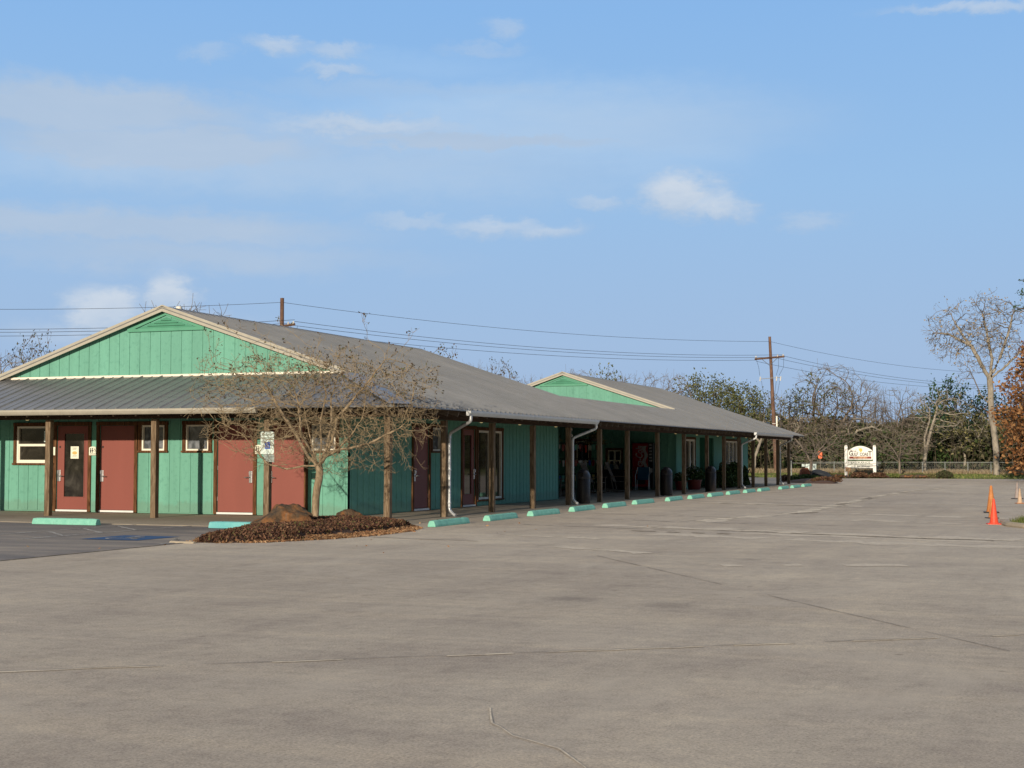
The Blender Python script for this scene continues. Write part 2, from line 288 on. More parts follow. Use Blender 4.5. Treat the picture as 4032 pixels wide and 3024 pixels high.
painted('sign_plate',(.66,.78,.74),.06,.4,8,(1,1,1),dirt=(.36,.50,.48),dirtamt=.4)
painted('plate_grey',(.30,.36,.34),.06,.5)
painted('paper',(.74,.76,.62),.04,.7)
painted('ochre',(.60,.42,.14),.04,.7)
painted('vending_red',(.24,.010,.014),.05,.25)
painted('vending_dark',(.02,.02,.022),.05,.3)
painted('vending_white',(.34,.34,.34),.05,.3)
painted('pot_red',(.14,.022,.018),.1,.35)
painted('chair_wood',(.15,.12,.095),.2,.8,12)
painted('blue_fabric',(.015,.075,.14),.15,.8)
painted('rust_paint',(.26,.09,.045),.15,.8,8,(1,1,1))
painted('slate',(.025,.03,.038),.1,.6)
painted('tan_box',(.34,.22,.13),.1,.8)
painted('porcelain',(.62,.62,.60),.05,.25)
painted('chain_steel',(.26,.28,.27),.1,.5)
painted('wire_black',(.03,.03,.035),.1,.6)
# ---------------------------------------------------------------- mesh helpers
class MB:
    def __init__(s): s.v=[]; s.f=[]
    def add(s,vs,fs):
        o=len(s.v); s.v+= [tuple(v) for v in vs]; s.f+=[tuple(i+o for i in f) for f in fs]; return s
    def box(s,x0,x1,y0,y1,z0,z1):
        vs=[(x,y,z) for z in (z0,z1) for y in (y0,y1) for x in (x0,x1)]
        return s.add(vs,[(0,2,3,1),(4,5,7,6),(0,1,5,4),(2,6,7,3),(0,4,6,2),(1,3,7,5)])
    def prism(s,poly,vec):
        n=len(poly); p=[Vector(q) for q in poly]; v=Vector(vec)
        return s.add(p+[q+v for q in p],[tuple(range(n))[::-1],tuple(range(n,2*n))]+[(i,(i+1)%n,(i+1)%n+n,i+n) for i in range(n)])
    def tube(s,path,r,n=10,caps=True):
        P=[Vector(p) for p in path]; rs=r if isinstance(r,(list,tuple)) else [r]*len(P)
        rings=[]; up=None
        for i,p in enumerate(P):
            d=(P[min(i+1,len(P)-1)]-P[max(i-1,0)]).normalized()
            if up is None: up=Vector((0,0,1)) if abs(d.z)<.9 else Vector((1,0,0))
            a=d.cross(up).normalized(); b=a.cross(d).normalized(); up=b
            rings.append([p+(a*math.cos(2*math.pi*k/n)+b*math.sin(2*math.pi*k/n))*rs[i] for k in range(n)])
        vs=[v for rg in rings for v in rg]; fs=[]
        for i in range(len(P)-1):
            for k in range(n): fs.append((i*n+k,i*n+(k+1)%n,(i+1)*n+(k+1)%n,(i+1)*n+k))
        if caps: fs.append(tuple(range(n))[::-1]); fs.append(tuple((len(P)-1)*n+k for k in range(n)))
        return s.add(vs,fs)
    def lathe(s,prof,n=24,c=(0,0,0)):
        vs=[];fs=[]
        for r,z in prof:
            for k in range(n):
                a=2*math.pi*k/n; vs.append((c[0]+r*math.cos(a),c[1]+r*math.sin(a),c[2]+z))
        for i in range(len(prof)-1):
            for k in range(n): fs.append((i*n+k,i*n+(k+1)%n,(i+1)*n+(k+1)%n,(i+1)*n+k))
        fs.append(tuple(range(n))[::-1]); fs.append(tuple((len(prof)-1)*n+k for k in range(n)))
        return s.add(vs,fs)
    def build(s,name,mat,parent=None,smooth=False,bevel=0,seg=2):
        me=bpy.data.meshes.new(name); me.from_pydata(s.v,[],s.f); me.update()
        if bevel or True:
            bm=bmesh.new(); bm.from_mesh(me); bmesh.ops.recalc_face_normals(bm,faces=bm.faces)
            if bevel:
                bmesh.ops.remove_doubles(bm,verts=bm.verts,dist=1e-5)
                bmesh.ops.bevel(bm,geom=[e for e in bm.edges if len(e.link_faces)==2 and e.calc_face_angle(0)>.5],offset=bevel,segments=seg,affect='EDGES',profile=.5)
            bm.to_mesh(me); bm.free()
        if smooth:
            for p in me.polygons: p.use_smooth=True
            try: me.set_sharp_from_angle(angle=R(35))
            except Exception: pass
        me.materials.append(M[mat] if isinstance(mat,str) else mat)
        o=bpy.data.objects.new(name,me); COL.objects.link(o)
        if parent is not None: o.parent=parent
        return o
def tag(o,label=None,cat=None,group=None,kind=None):
    if label: o['label']=label
    if cat: o['category']=cat
    if group: o['group']=group
    if kind: o['kind']=kind
    return o
def thing(name,label,cat,loc=(0,0,0),rz=0,group=None):
    o=bpy.data.objects.new(name,None); COL.objects.link(o); o.location=loc; o.rotation_euler=(0,0,rz); o.empty_display_size=.2
    return tag(o,label,cat,group)
def kids(o): return [c for c in bpy.data.objects if c.parent==o]
def dup(root,loc=None,rz=None,label=None,group=None,scale=None):
    def cp(o,par):
        c=o.copy(); COL.objects.link(c)
        if par is not None: c.parent=par
        for ch in kids(o): cp(ch,c)
        return c
    r=cp(root,None)
    if loc is not None: r.location=loc
    if rz is not None: r.rotation_euler=(0,0,rz)
    if scale is not None: r.scale=scale if isinstance(scale,tuple) else (scale,)*3
    if label: r['label']=label
    if group: r['group']=group
    return r
def text_part(name,body,size,mat,parent,mtx,sx=1,depth=.003,offset=0,align='CENTER',shear=0):
    cu=bpy.data.curves.new(name,'FONT'); cu.body=body; cu.size=size; cu.align_x=align; cu.align_y='CENTER'; cu.extrude=depth; cu.offset=offset; cu.shear=shear; cu.resolution_u=3
    to=bpy.data.objects.new('tmp',cu); COL.objects.link(to)
    bpy.context.view_layer.update()
    me=bpy.data.meshes.new_from_object(to.evaluated_get(bpy.context.evaluated_depsgraph_get()))
    bpy.data.objects.remove(to)
    me.transform(mtx@Matrix.Diagonal((sx,1,1,1))); me.name=name; me.materials.clear(); me.materials.append(M[mat])
    o=bpy.data.objects.new(name,me); COL.objects.link(o)
    if parent is not None: o.parent=parent
    return o
def basis(o,x,y,n):   # text plane: x right, y up, n outward
    m=Matrix((Vector(x),Vector(y),Vector(n))).transposed().to_4x4(); m.translation=Vector(o); return m
FRONTB=lambda x,y,z: basis((x,y,z),(1,0,0),(0,0,1),(0,-1,0))
# ---------------------------------------------------------------- terrain
def flat(name,poly,z,mat,kind='structure',label=None):
    o=MB().add([(x,y,z) for x,y in poly],[tuple(range(len(poly)))]).build(name,mat)
    return tag(o,label,kind=kind)
# one ground sheet to the horizon, with a slight rise at the fence line
def ground_z(x,y):
    z=-.012
    if y>70.5: z+=min(1,(y-70.5)/9)*.34
    return z
xs=[-900,-300,-120,-60]+[-40+4*i for i in range(21)]+[60,120,300,900]; ys=[-300,-80,-40,0,40,60,66,69,70.4,71,72,73.5,75,77,79,82,86,90,100,130,200,400,1500]
vs=[(x,y,ground_z(x,y)) for y in ys for x in xs]; nx=len(xs)
g=MB().add(vs,[(j*nx+i,j*nx+i+1,(j+1)*nx+i+1,(j+1)*nx+i) for j in range(len(ys)-1) for i in range(nx-1)]).build('ground','grass_ground',smooth=True); tag(g,kind='structure')
def wavy(pts,seed,amp=.12,step=1.0):
    random.seed(seed); out=[]
    for i in range(len(pts)):
        a=Vector(pts[i]); b=Vector(pts[(i+1)%len(pts)]); n=max(1,int((b-a).length/step)) if (b-a).length<90 else 1
        for k in range(n):
            p=a.lerp(b,k/n); out.append((p.x+random.uniform(-amp,amp),p.y+random.uniform(-amp,amp)) if n>1 else (p.x,p.y))
    return out
lotp=[(.1,-120),(90,-120),(90,71),(14,70.9),(11,70.6),(8,70.6),(2,70.8),(-.3,69.3),(-2.5,69.6),(-3.6,76.5),(-8,77.3),(-45,70),(-45,50),(-1.5,50),(.1,49)]
flat('concrete_lot',wavy(lotp,2,.09,1.2),0,'concrete')
flat('asphalt_parking',[(-60,-60),(.1,-60),(.1,-2.8),(-60,-2.8)],.001,'asphalt')
# slab under the porch and the whole building
slab=MB().box(-16,.72,-2.9,49.2,-.05,.009).build('walkway','walkway_concrete'); tag(slab,kind='structure')
# joints and cracks in the concrete
def strip(name,pts,w,z,mat,seed=0,wob=.0,gap=0):
    random.seed(seed); mb=MB()
    P=[]
    for i in range(len(pts)-1):
        a=Vector((*pts[i],0)); b=Vector((*pts[i+1],0)); n=max(1,int((b-a).length/.25))
        for k in range(n): P.append(a.lerp(b,k/n))
    P.append(Vector((*pts[-1],0)))
    prev=None
    for i in range(len(P)):
        d=(P[min(i+1,len(P)-1)]-P[max(i-1,0)]).normalized(); nrm=Vector((-d.y,d.x,0))
        c=P[i]+nrm*random.uniform(-wob,wob); ww=w*random.uniform(.45,1.3)*.5 if wob else w*.5
        cur=(c-nrm*ww,c+nrm*ww)
        if prev and (gap==0 or random.random()>gap):
            mb.add([(prev[0].x,prev[0].y,z),(cur[0].x,cur[0].y,z),(cur[1].x,cur[1].y,z),(prev[1].x,prev[1].y,z)],[(0,1,2,3)])
        prev=cur
    return tag(mb.build(name,mat),kind='structure')
d1=Vector((.803,.595)); d2=Vector((.564,-.826))
def ext(p,d,a,b): return [(p[0]+d.x*a,p[1]+d.y*a),(p[0]+d.x*b,p[1]+d.y*b)]
strip('pavement_joint',ext((7.14,-20.77),d1,-9,22),.014,.006,'joint_dark',1,.006,.12)
strip('pavement_joint',ext((7.14,-20.80),d1,-9,22),.045,.004,'joint_silt',11,.015,.4)
strip('pavement_joint',ext((7.74,-8.84),d2,-.6,1.4),.018,.006,'joint_dark',2,.004)
strip('pavement_joint',ext((7.74,-8.84),d2,1.7,4.3),.014,.006,'joint_dark',21,.004)
strip('pavement_joint',ext((7.74,-8.84),d2,5.6,10.6),.012,.006,'joint_dark',22,.004,.15)
strip('pavement_joint',[(5.9,.1),(7.6,-.55),(9.4,-1.15),(11.2,-1.85),(12.6,-2.0)],.12,.006,'joint_mud',3,.05,.1)
strip('pavement_joint',[(5.5,.25),(7.6,-.42),(9.4,-1.0),(11.2,-1.7),(16,-2.2)],.24,.0045,'joint_silt',31,.07,.05)
strip('pavement_joint',[(5.6,-1.2),(7.9,-1.75)],.16,.006,'joint_mud',4,.04,.2)
strip('pavement_joint',[(3.7,15.8),(5.4,15.1),(7.6,14.4)],.16,.006,'joint_mud',5,.05,.1)
strip('pavement_joint',[(3.0,16.2),(5.4,15.3),(8.2,14.4)],.3,.0045,'joint_silt',51,.08,.15)
strip('pavement_joint',[(6.0,3.2),(7.3,9.3),(7.35,16),(7.2,23),(7.4,33),(8.6,44)],.34,.0045,'joint_silt',6,.12,.25)
strip('pavement_joint',[(7.25,8.4),(7.6,9.6)],.3,.0065,'joint_mud',7,.08)
strip('pavement_joint',[(7.3,15.6),(7.3,17.6)],.3,.0065,'joint_mud',8,.08)
strip('pavement_joint',[(7.2,21.6),(7.3,24.2)],.3,.0065,'joint_mud',9,.08)
strip('crack',[(10.74,-20.9),(10.80,-21.05),(10.92,-21.35),(11.0,-21.42),(11.16,-21.63),(11.5,-21.85),(11.72,-22.22),(11.9,-22.5)],.011,.006,'joint_silt',10,.02)
0 and strip('crack',[(10.75,-20.93),(10.83,-21.28),(10.99,-21.43),(11.17,-21.66),(11.51,-21.88),(11.73,-22.25),(11.92,-22.5)],.007,.007,'joint_dark',12,.008,.5)
for i,(a,b) in enumerate([((2.6,3.9),(7.4,2.5)),((2.4,32.9),(9.5,30.6)),((2.5,.6),(6.6,-.75)),((2.6,6.6),(6.8,5.5)),((2.7,21),(8.3,19.2)),((8.5,30.5),(14,29.4)),((2.2,-5.2),(4.4,-5.6))]):
    strip('faint_marking',[a,b],.10,.0052,'faint_line',40+i,.02,.12)
for i,(pts_,w) in enumerate([([(4.5,.9),(7.6,-.2),(10.5,-1.2),(14,-1.8)],.9),([(7.8,-1.2),(12.5,-2.6)],.5),([(6.5,-2.2),(11,-3.6),(14,-4)],.7),([(6.2,2.4),(7.2,9),(7.3,16),(7.2,24)],.55),([(3.2,16.6),(8.2,14.8)],.6),([(4.0,-3.4),(6.4,-4.2)],.35),([(8.6,9),(12.5,7.6)],.8),([(9.2,5.2),(12.6,4.1)],.6),([(9.5,-9.5),(11.8,-8.6)],.4),([(6.2,-6.5),(7.9,-7.6)],.4),([(8.0,18),(13,16.6)],.5)]):
    strip('silt_film',pts_,w,.0022+.0002*i,'silt_film',90+i,.12,.22)
# asphalt markings
for i,(a,b) in enumerate([((-3.1,-8.1),(-3.1,-2.85)),((-4.47,-8.1),(-4.47,-2.85)),((-4.47,-3.5),(-3.1,-4.75)),((-4.47,-4.6),(-3.1,-5.85)),((-4.47,-5.7),(-3.1,-6.95)),((-8.6,-8),(-8.6,-3)),((-.1,-8.4),(-.1,-7.2))]):
    strip('painted_line',[a,b],.10,.0055,'worn_white_line',60+i,.012,.06)
strip('pavement_joint',[(.08,-16),(.1,-7.9)],.06,.0065,'joint_dark',80,.01)
def symbol(mb,place,s,ring_seg=22):
    # access symbol: place(u,v)->3d, s=height; drawn as flat strips
    def ln(a,b,w):
        a=Vector(a);b=Vector(b);d=(b-a).normalized();n=Vector((-d.y,d.x))*w/2
        mb.add([place(*(a-n)),place(*(b-n)),place(*(b+n)),place(*(a+n))],[(0,1,2,3)])
    def disc(c,r):
        mb.add([place(c[0]+r*math.cos(2*math.pi*k/14),c[1]+r*math.sin(2*math.pi*k/14)) for k in range(14)],[tuple(range(14))])
    disc((-.08*s,.42*s),.065*s); ln((-.08*s,.34*s),(-.05*s,-.02*s),.085*s); ln((-.08*s,-.02*s),(.20*s,-.02*s),.07*s); ln((.17*s,.0),(.27*s,-.34*s),.07*s); ln((-.06*s,.16*s),(.16*s,.16*s),.055*s); ln((.24*s,-.36*s),(.36*s,-.32*s),.05*s)
    pr=None
    for k in range(ring_seg):
        a=math.radians(120+k*(260/(ring_seg-1))); q=(-.04*s+.25*s*math.cos(a),-.18*s+.25*s*math.sin(a))
        if pr: ln(pr,q,.055*s)
        pr=q
MB().box(-2.2,-1.0,-7.72,-6.42,.0052,.0062)
flat('blue_pavement_patch',[(-2.18,-7.70),(-1.0,-7.70),(-1.0,-6.42),(-2.18,-6.42)],.0060,'blue_paint')
mb=MB(); symbol(mb,lambda u,v:(-1.59+u,-7.06+v,.0102),1.05); tag(mb.build('access_marking','worn_white_line'),kind='structure')
# ---------------------------------------------------------------- the building
B=thing('shop_building','long green board building with a grey metal roof, two gables and a timber post porch','building')
D=2.0235; L_END=47.5; AY=17.2; BY=32.45; XL=-12.16; EZ=2.514; RX=-7.09
F=lambda u,v,n:(u,D-n,v)            # front wall frame
S=lambda u,v,n:(-D+n,u,v)           # long side wall frame
G2=lambda u,v,n:(u,BY-n,v)          # front of the far block
def fb(mb,T,u0,u1,v0,v1,n0,n1):
    a=T(u0,v0,n0); b=T(u1,v1,n1)
    return mb.box(min(a[0],b[0]),max(a[0],b[0]),min(a[1],b[1]),max(a[1],b[1]),min(a[2],b[2]),max(a[2],b[2]))
def siding(T,u0,u1,v0,v1,ops,pitch=.3048,phase=0,name='wall',mat='green_siding',g=.020):
    mb=MB()
    cuts=sorted(set([u0,u1]+[c for o in ops for c in (max(u0,o[0]),min(u1,o[1]))]))
    gl=[]; k=math.ceil((u0-phase)/pitch)
    while phase+k*pitch<u1: gl.append(phase+k*pitch); k+=1
    def col(a,b):
        iv=[(v0,v1)]
        for o in ops:
            if o[0]<(a+b)/2<o[1]:
                nv=[]
                for s,e in iv:
                    if o[2]>s: nv.append((s,min(e,o[2])))
                    if o[3]<e: nv.append((max(s,o[3]),e))
                iv=[q for q in nv if q[1]-q[0]>1e-3]
        return iv
    for i in range(len(cuts)-1):
        a,b=cuts[i],cuts[i+1]
        for s,e in col(a,b): fb(mb,T,a,b,s,e,-.11,-.014)
        inner=[q for q in gl if a<q<b]; ed=[a]+inner+[b]
        for j in range(len(ed)-1):
            aa=ed[j]+(g/2 if ed[j] in inner else 0); bb=ed[j+1]-(g/2 if ed[j+1] in inner else 0)
            if bb-aa<.004: continue
            for s,e in col(a,b): fb(mb,T,aa,bb,s+.03 if s==v0 else s,e,-.014,0)
    return mb.build(name,mat,B)
OF=[(-11.58,-10.50,1.25,2.19),(-10.32,-9.36,-1,2.20),(-9.01,-7.97,-1,2.20),(-7.76,-7.09,1.57,2.20),(-6.475,-5.825,1.57,2.20),(-5.57,-4.56,-1,2.20),(-4.16,-3.17,-1,2.20),(-2.98,-2.34,1.57,2.20)]
siding(F,XL,-D,.02,2.9,OF,phase=-11.82)
OS=[(5.68,6.64,-1,2.20),(6.86,7.43,1.58,2.20),(8.93,9.85,-1,2.20),(10.08,11.94,.2,2.18)]
siding(S,D+.016,AY,.02,2.9,OS,phase=.1)
OB=[(34.2,35.85,.6,2.2),(36.8,39.6,-1,2.3),(42.1,45.5,.8,2.2)]
siding(S,BY+.016,L_END,.02,2.9,OB,phase=.1)
siding(G2,XL,-D,.02,3.36,[(-6.5,-5.9,1.2,2.1),(-5.05,-4.45,.85,1.7)],phase=.05)
siding(lambda u,v,n:(u,L_END+n,v),XL,-D,.02,3.3,[])
siding(lambda u,v,n:(u,AY+n,v),XL,-D,.02,3.3,[])
siding(lambda u,v,n:(XL-n,u,v),D+.016,AY,.02,2.9,[])
siding(lambda u,v,n:(XL-n,u,v),BY+.016,L_END,.02,2.9,[])
siding(lambda u,v,n:(XL-n,u,v),AY+.12,BY-.1,.02,3.2,[])  # unseen end wall added to keep daylight out of the breezeway
# gable triangles
def gable(y,half=7.09-D,base=3.40,vent=True,sgn=-1,full=False):
    mb=MB(); pk=.3048; x0,x1=RX-half,RX+half
    top=lambda x: base+(half-abs(x-RX))/3
    xsx=[x0]; k=math.ceil((x0+11.82)/pk)
    cut=[]
    while -11.82+k*pk<x1: cut.append(-11.82+k*pk); k+=1
    ed=[x0]+cut+[x1]
    for j in range(len(ed)-1):
        a=ed[j]+(.009 if j else 0); b=ed[j+1]-(.009 if j<len(ed)-2 else 0)
        pts=[(a,y,base),(b,y,base),(b,y,top(b)+.002)]
        if a<RX<b: pts.append((RX,y,top(RX)))
        pts.append((a,y,top(a)+.002)); mb.prism(pts,(0,.014,0))
    mb.prism([(x0,y+.014,base),(x1,y+.014,base),(RX,y+.014,base+half/3)],(0,.08,0))
    o=mb.build('gable_wall','green_siding',B)
    # rake boards
    rk=MB()
    for s in (-1,1):
        a=Vector((RX,y-.20,base+half/3+.085)); b=Vector((RX+s*(half+.02),y-.20,base+.085))
        rk.prism([a,b,b+Vector((0,0,-.165)),a+Vector((0,0,-.165))],(0,.03,0))
        ss=MB(); ss.prism([a+Vector((0,.031,-.02)),b+Vector((0,.031,-.02)),b+Vector((0,.031,-.035)),a+Vector((0,.031,-.035))],(0,.17,0)); ss.build('soffit','beige_metal',B)
        rk.build('rake_board','beige_metal',B); rk=MB()
    # louvred vent
    vz=base+half/3-.50; hw=.90; vm=MB()
    for s in (-1,1):
        a=Vector((RX,y-.05,vz+hw/3+.14)); b=Vector((RX+s*(hw+.22),y-.05,vz+.045)); vm.prism([a,b,b+Vector((0,0,-.10)),a+Vector((0,0,-.10))],(0,.04,0))
    vm.box(RX-hw-.20,RX+hw+.20,y-.06,y-.008,vz-.055,vz+.018)
    v=vm.build('gable_vent','vent_green',B)
    lv=MB()
    for k in range(4):
        z=vz+.03+k*.066; w=(hw-.06-(z-vz)*3)
        if w>.05: lv.prism([(RX-w,y-.058,z-.004),(RX+w,y-.058,z-.004),(RX+w-.14,y-.010,z+.05),(RX-w+.14,y-.010,z+.05)],(0,.004,-.012))
    lv.build('louvre','vent_green',v)
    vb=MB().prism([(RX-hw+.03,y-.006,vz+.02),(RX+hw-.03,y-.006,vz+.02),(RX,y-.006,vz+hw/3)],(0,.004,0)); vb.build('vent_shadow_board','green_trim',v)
gable(D); gable(BY)
fl=MB().box(XL,-D+.1,D-.05,D-.003,3.385,3.455); fl.build('flashing','white_frame',B)
# ---- roof
def roofside(mir):
    X=(lambda x:x) if not mir else (lambda x:-14.18-x)
    Y0=D-.21; A1=AY+.12; B0=BY-.21; LE=48.6
    P=lambda s,y,dz=0:(X(.695-s),y,EZ+s/3+dz)
    s1=Y0+.695
    poly=[(0,-.695),(s1,Y0),(7.785,Y0),(7.785,A1),(2.715,A1),(2.715,B0),(7.785,B0),(7.785,LE),(0,LE)]
    mb=MB(); mb.prism([P(s,y) for s,y in poly],(0,0,-.025))
    y=-.55
    while y<LE:
        if y<Y0: sm=y+.695
        elif y<A1: sm=7.785
        elif y<B0: sm=2.715
        else: sm=7.785
        a,b,c=P(0,y),P(sm,y),.036
        w1,w2=.040,.024
        mb.prism([(a[0],y-w1,a[2]),(a[0],y+w1,a[2]),(a[0],y+w2,a[2]+c),(a[0],y-w2,a[2]+c)],(b[0]-a[0],0,b[2]-a[2]))
        y+=.3048
    return mb.build('roof','roof_metal',B)
roofside(False); roofside(True)
mb=MB(); fp=[(-14.875,0),(.695,0),(.695-2.715,2.715),(-14.875+2.715,2.715)]
P=lambda x,s,dz=0:(x,-.695+s,EZ+s/3+dz)
mb.prism([P(x,s) for x,s in fp],(0,0,-.025))
x=-14.7; i=0
while x<.6:
    sm=min(2.71,.695-x,x+14.875); a,b=P(x,0),P(x,sm); c=.030 if i%2==0 else .012; w1=.030 if i%2==0 else .018
    if sm>.05: mb.prism([(x-w1,a[1],a[2]),(x+w1,a[1],a[2]),(x+.012,a[1],a[2]+c),(x-.012,a[1],a[2]+c)],(0,b[1]-a[1],b[2]-a[2]))
    x+=.29; i+=1
mb.build('porch_roof','roof_metal',B)
for s in (1,-1):
    mb=MB(); X=(lambda x:x) if s==1 else (lambda x:-14.18-x)
    a=Vector((X(.72),-.72,EZ+.04)); b=Vector((X(-1.86),1.86,EZ+.04+2.58/3)); dx=Vector((.30*s*1,0,0)); dy=Vector((0,.30,0))
    mb.add([a,b,b+Vector((.0,.36,.002)),a+Vector((0,.36,.01)),a+Vector((-.36*s,0,.01)),b+Vector((-.36*s,0,.002))],[(0,1,2,3),(0,4,5,1)]); mb.build('hip_cap','hip_metal',B)
for y0,y1 in ((D-.21,AY+.12),(BY-.21,48.6)):
    MB().prism([(RX-.16,y0,5.109-.035),(RX,y0,5.109+.035),(RX+.16,y0,5.109-.035),(RX,y0,5.109+.015)],(0,y1-y0,0)).build('ridge_cap','ridge_metal',B)
    # gable-end rake trim at the rear of each block
rt=MB().prism([(.695,48.6,EZ+.03),(RX,48.6,5.139),(RX,48.6,5.02),(.695,48.6,EZ-.09)],(0,.03,0)); rt.build('rake_trim','roof_metal',B)
rt=MB().prism([(-D,AY+.12,3.43),(RX,AY+.12,5.12),(RX,AY+.12,4.99),(-D,AY+.12,3.30)],(0,.03,0)); rt.build('rake_trim','roof_metal',B)
MB().prism([(-D-.02,AY+.03,3.33),(RX,AY+.03,5.02),(RX-(RX*-1-D),AY+.03,3.33)],(0,.05,0)).build('gable_wall','green_siding',B)
MB().prism([(-D-.02,L_END+.03,3.33),(RX,L_END+.03,5.02),(RX-(RX*-1-D),L_END+.03,3.33)],(0,.05,0)).build('gable_wall','green_siding',B)
# ceiling boards under the porch roofs
mb=MB()
for X in ((lambda x:x),(lambda x:-14.18-x)):
    pl=[(.64,-.64),(-2.02,2.02),(-2.02,48.55),(.64,48.55)]
    mb.prism([(X(x),y,EZ+(.695-x)/3-.028) for x,y in pl],(0,0,-.02))
mb.prism([(-14.82,-.64,EZ-.028+.055/3),(.64,-.64,EZ-.028+.055/3),(-2.02,2.02,EZ-.028+2.715/3),(-12.16,2.02,EZ-.028+2.715/3)],(0,0,-.02))
mb.box(XL+.02,-D-.03,AY+.09,BY-.02,3.24,3.32)
mb.build('porch_ceiling','dark_timber',B)
# rafters
def rafter_side(y0,xe=-2.0):     # runs across the porch at y0; stops at the hip near the corner
    L_=.64-xe; o=MB().prism([(.64,-.02,EZ-.048),(xe,-.02,EZ-.048+L_/3),(xe,-.02,EZ-.175+L_/3),(.60,-.02,EZ-.165)],(0,.04,0)).build('rafter','rafter_wood',B); o.location=(0,y0,0); return o
def rafter_front(x0,ye=2.0):
    L_=ye+.64; o=MB().prism([(-.02,-.64,EZ-.048),(-.02,ye,EZ-.048+L_/3),(-.02,ye,EZ-.175+L_/3),(-.02,-.60,EZ-.165)],(.04,0,0)).build('rafter','rafter_wood',B); o.location=(x0,0,0); return o
for i in range(4): rafter_side(.61*i,max(-2.0,-(.61*i)+.10)); rafter_front(-.61*i,min(2.0,.61*i-.10))
r0_=rafter_side(.61*4); r1_=rafter_front(-.61*4)
for i in range(5,79):
    c=r0_.copy(); COL.objects.link(c); c.location=(0,.61*i,0)
for i in range(5,21):
    c=r1_.copy(); COL.objects.link(c); c.location=(-.61*i,0,0)
mb=MB().prism([(.62,-.60,EZ-.05),(-1.98,2.0,EZ-.05+2.6/3),(-1.98,2.0,EZ-.17+2.6/3),(.60,-.58,EZ-.17)],(.03,.03,0)); mb.build('hip_rafter','rafter_wood',B)
# beams
MB().box(-.07,.07,.072,48.3,2.30,2.53).build('beam','dark_timber',B,bevel=.006)
MB().box(-14.2,.07,-.07,.07,2.302,2.532).build('beam','dark_timber',B,bevel=.006)
MB().box(-14.25,-14.11,.072,48.3,2.30,2.53).build('beam','dark_timber',B,bevel=.006)
# posts
PY=[0];
for i in range(15): PY.append(PY[-1]+(3.81 if 6<=i<9 else 3.0475))
def post_mesh(seed):
    random.seed(seed); mb=MB(); n=8; w=.07; vs=[];fs=[]
    lean=random.uniform(-.006,.006)
    for k in range(n+1):
        z=.0+k*2.29/n; ox=lean*k/n+random.uniform(-.002,.002); oy=random.uniform(-.002,.002); ww=w+random.uniform(-.002,.002)
        vs+=[(ox-ww,oy-ww,z),(ox+ww,oy-ww,z),(ox+ww,oy+ww,z),(ox-ww,oy+ww,z)]
    for k in range(n):
        for j in range(4): fs.append((4*k+j,4*k+(j+1)%4,4*k+4+(j+1)%4,4*k+4+j))
    fs+=[(3,2,1,0),(4*n,4*n+1,4*n+2,4*n+3)]
    return mb.add(vs,fs)
posts=[post_mesh(k).build('post','weathered_post',B,bevel=.008) for k in range(4)]
ppos=[(0,y) for y in PY]+[(-2.989*k,0) for k in (1,2,3,4)]
for i,(x,y) in enumerate(ppos):
    o=posts[i] if i<4 else posts[i%4].copy()
    if i>=4: COL.objects.link(o)
    o.location=(x,y,.0)
# gutters
def gutter(a,b,axis,name='gutter',mat='beige_metal'):
    pr=[(0,0),(.0,-.115),(.055,-.12),(.085,-.09),(.115,-.045),(.12,0),(.108,0),(.10,-.04),(.07,-.085),(.05,-.108),(.012,-.105),(.012,0)]
    mb=MB()
    if axis=='y': mb.prism([(.700+u,a,2.505+v) for u,v in pr],(0,b-a,0)); [mb.prism([(.700+u,y,2.505+v) for u,v in [(0,0),(0,-.115),(.055,-.12),(.085,-.09),(.12,0)]],(0,.004,0)) for y in (a-.004,b)]
    else: mb.prism([(a,-.700-u,2.505+v) for u,v in pr],(b-a,0,0)); [mb.prism([(x,-.700-u,2.505+v) for u,v in [(0,0),(0,-.115),(.055,-.12),(.085,-.09),(.12,0)]],(.004,0,0)) for x in (a-.004,b)]
    return mb.build(name,mat,B)
gutter(2.72,12.66,'y',mat='white_metal'); gutter(35.75,44.85,'y',mat='white_metal'); gutter(-14.9,-2.85,'x')
def arc(pts,n=5):   # soften corners of a path
    P=[Vector(p) for p in pts]; out=[P[0]]
    for i in range(1,len(P)-1):
        a=(P[i-1]-P[i]); b=(P[i+1]-P[i]); d=min(.09,a.length*.45,b.length*.45); a=P[i]+a.normalized()*d; b=P[i]+b.normalized()*d
        for k in range(n+1):
            t=k/n; out.append(a*(1-t)**2+P[i]*2*t*(1-t)+b*t*t)
    return out+[P[-1]]
def downspout(yo,yp,mat):
    o=MB().tube(arc([(.76,yo,2.40),(.76,yo,2.26),(.125,yp,1.98),(.125,yp,.17),(.24,yp-.02,.075),(.30,yp-.03,.05)]),.038,12).build('downspout',mat,B,smooth=True)
    j=MB()
    for z in (1.86,1.1,.32): j.lathe([(.041,0),(.043,.01),(.043,.03),(.041,.04)],14,(.125,yp,z))
    j.build('bracket',mat,o)
downspout(2.85,3.07,'galvanised'); downspout(12.5,12.21,'white_metal'); downspout(35.9,35.83,'white_metal'); downspout(44.7,44.97,'white_metal')
# roof vent pipe
MB().lathe([(.055,0),(.055,.22),(.075,.22),(.075,.30),(.0,.32)],16,(-7.42,3.05,4.95)).build('vent_pipe','white_frame',B,smooth=True)
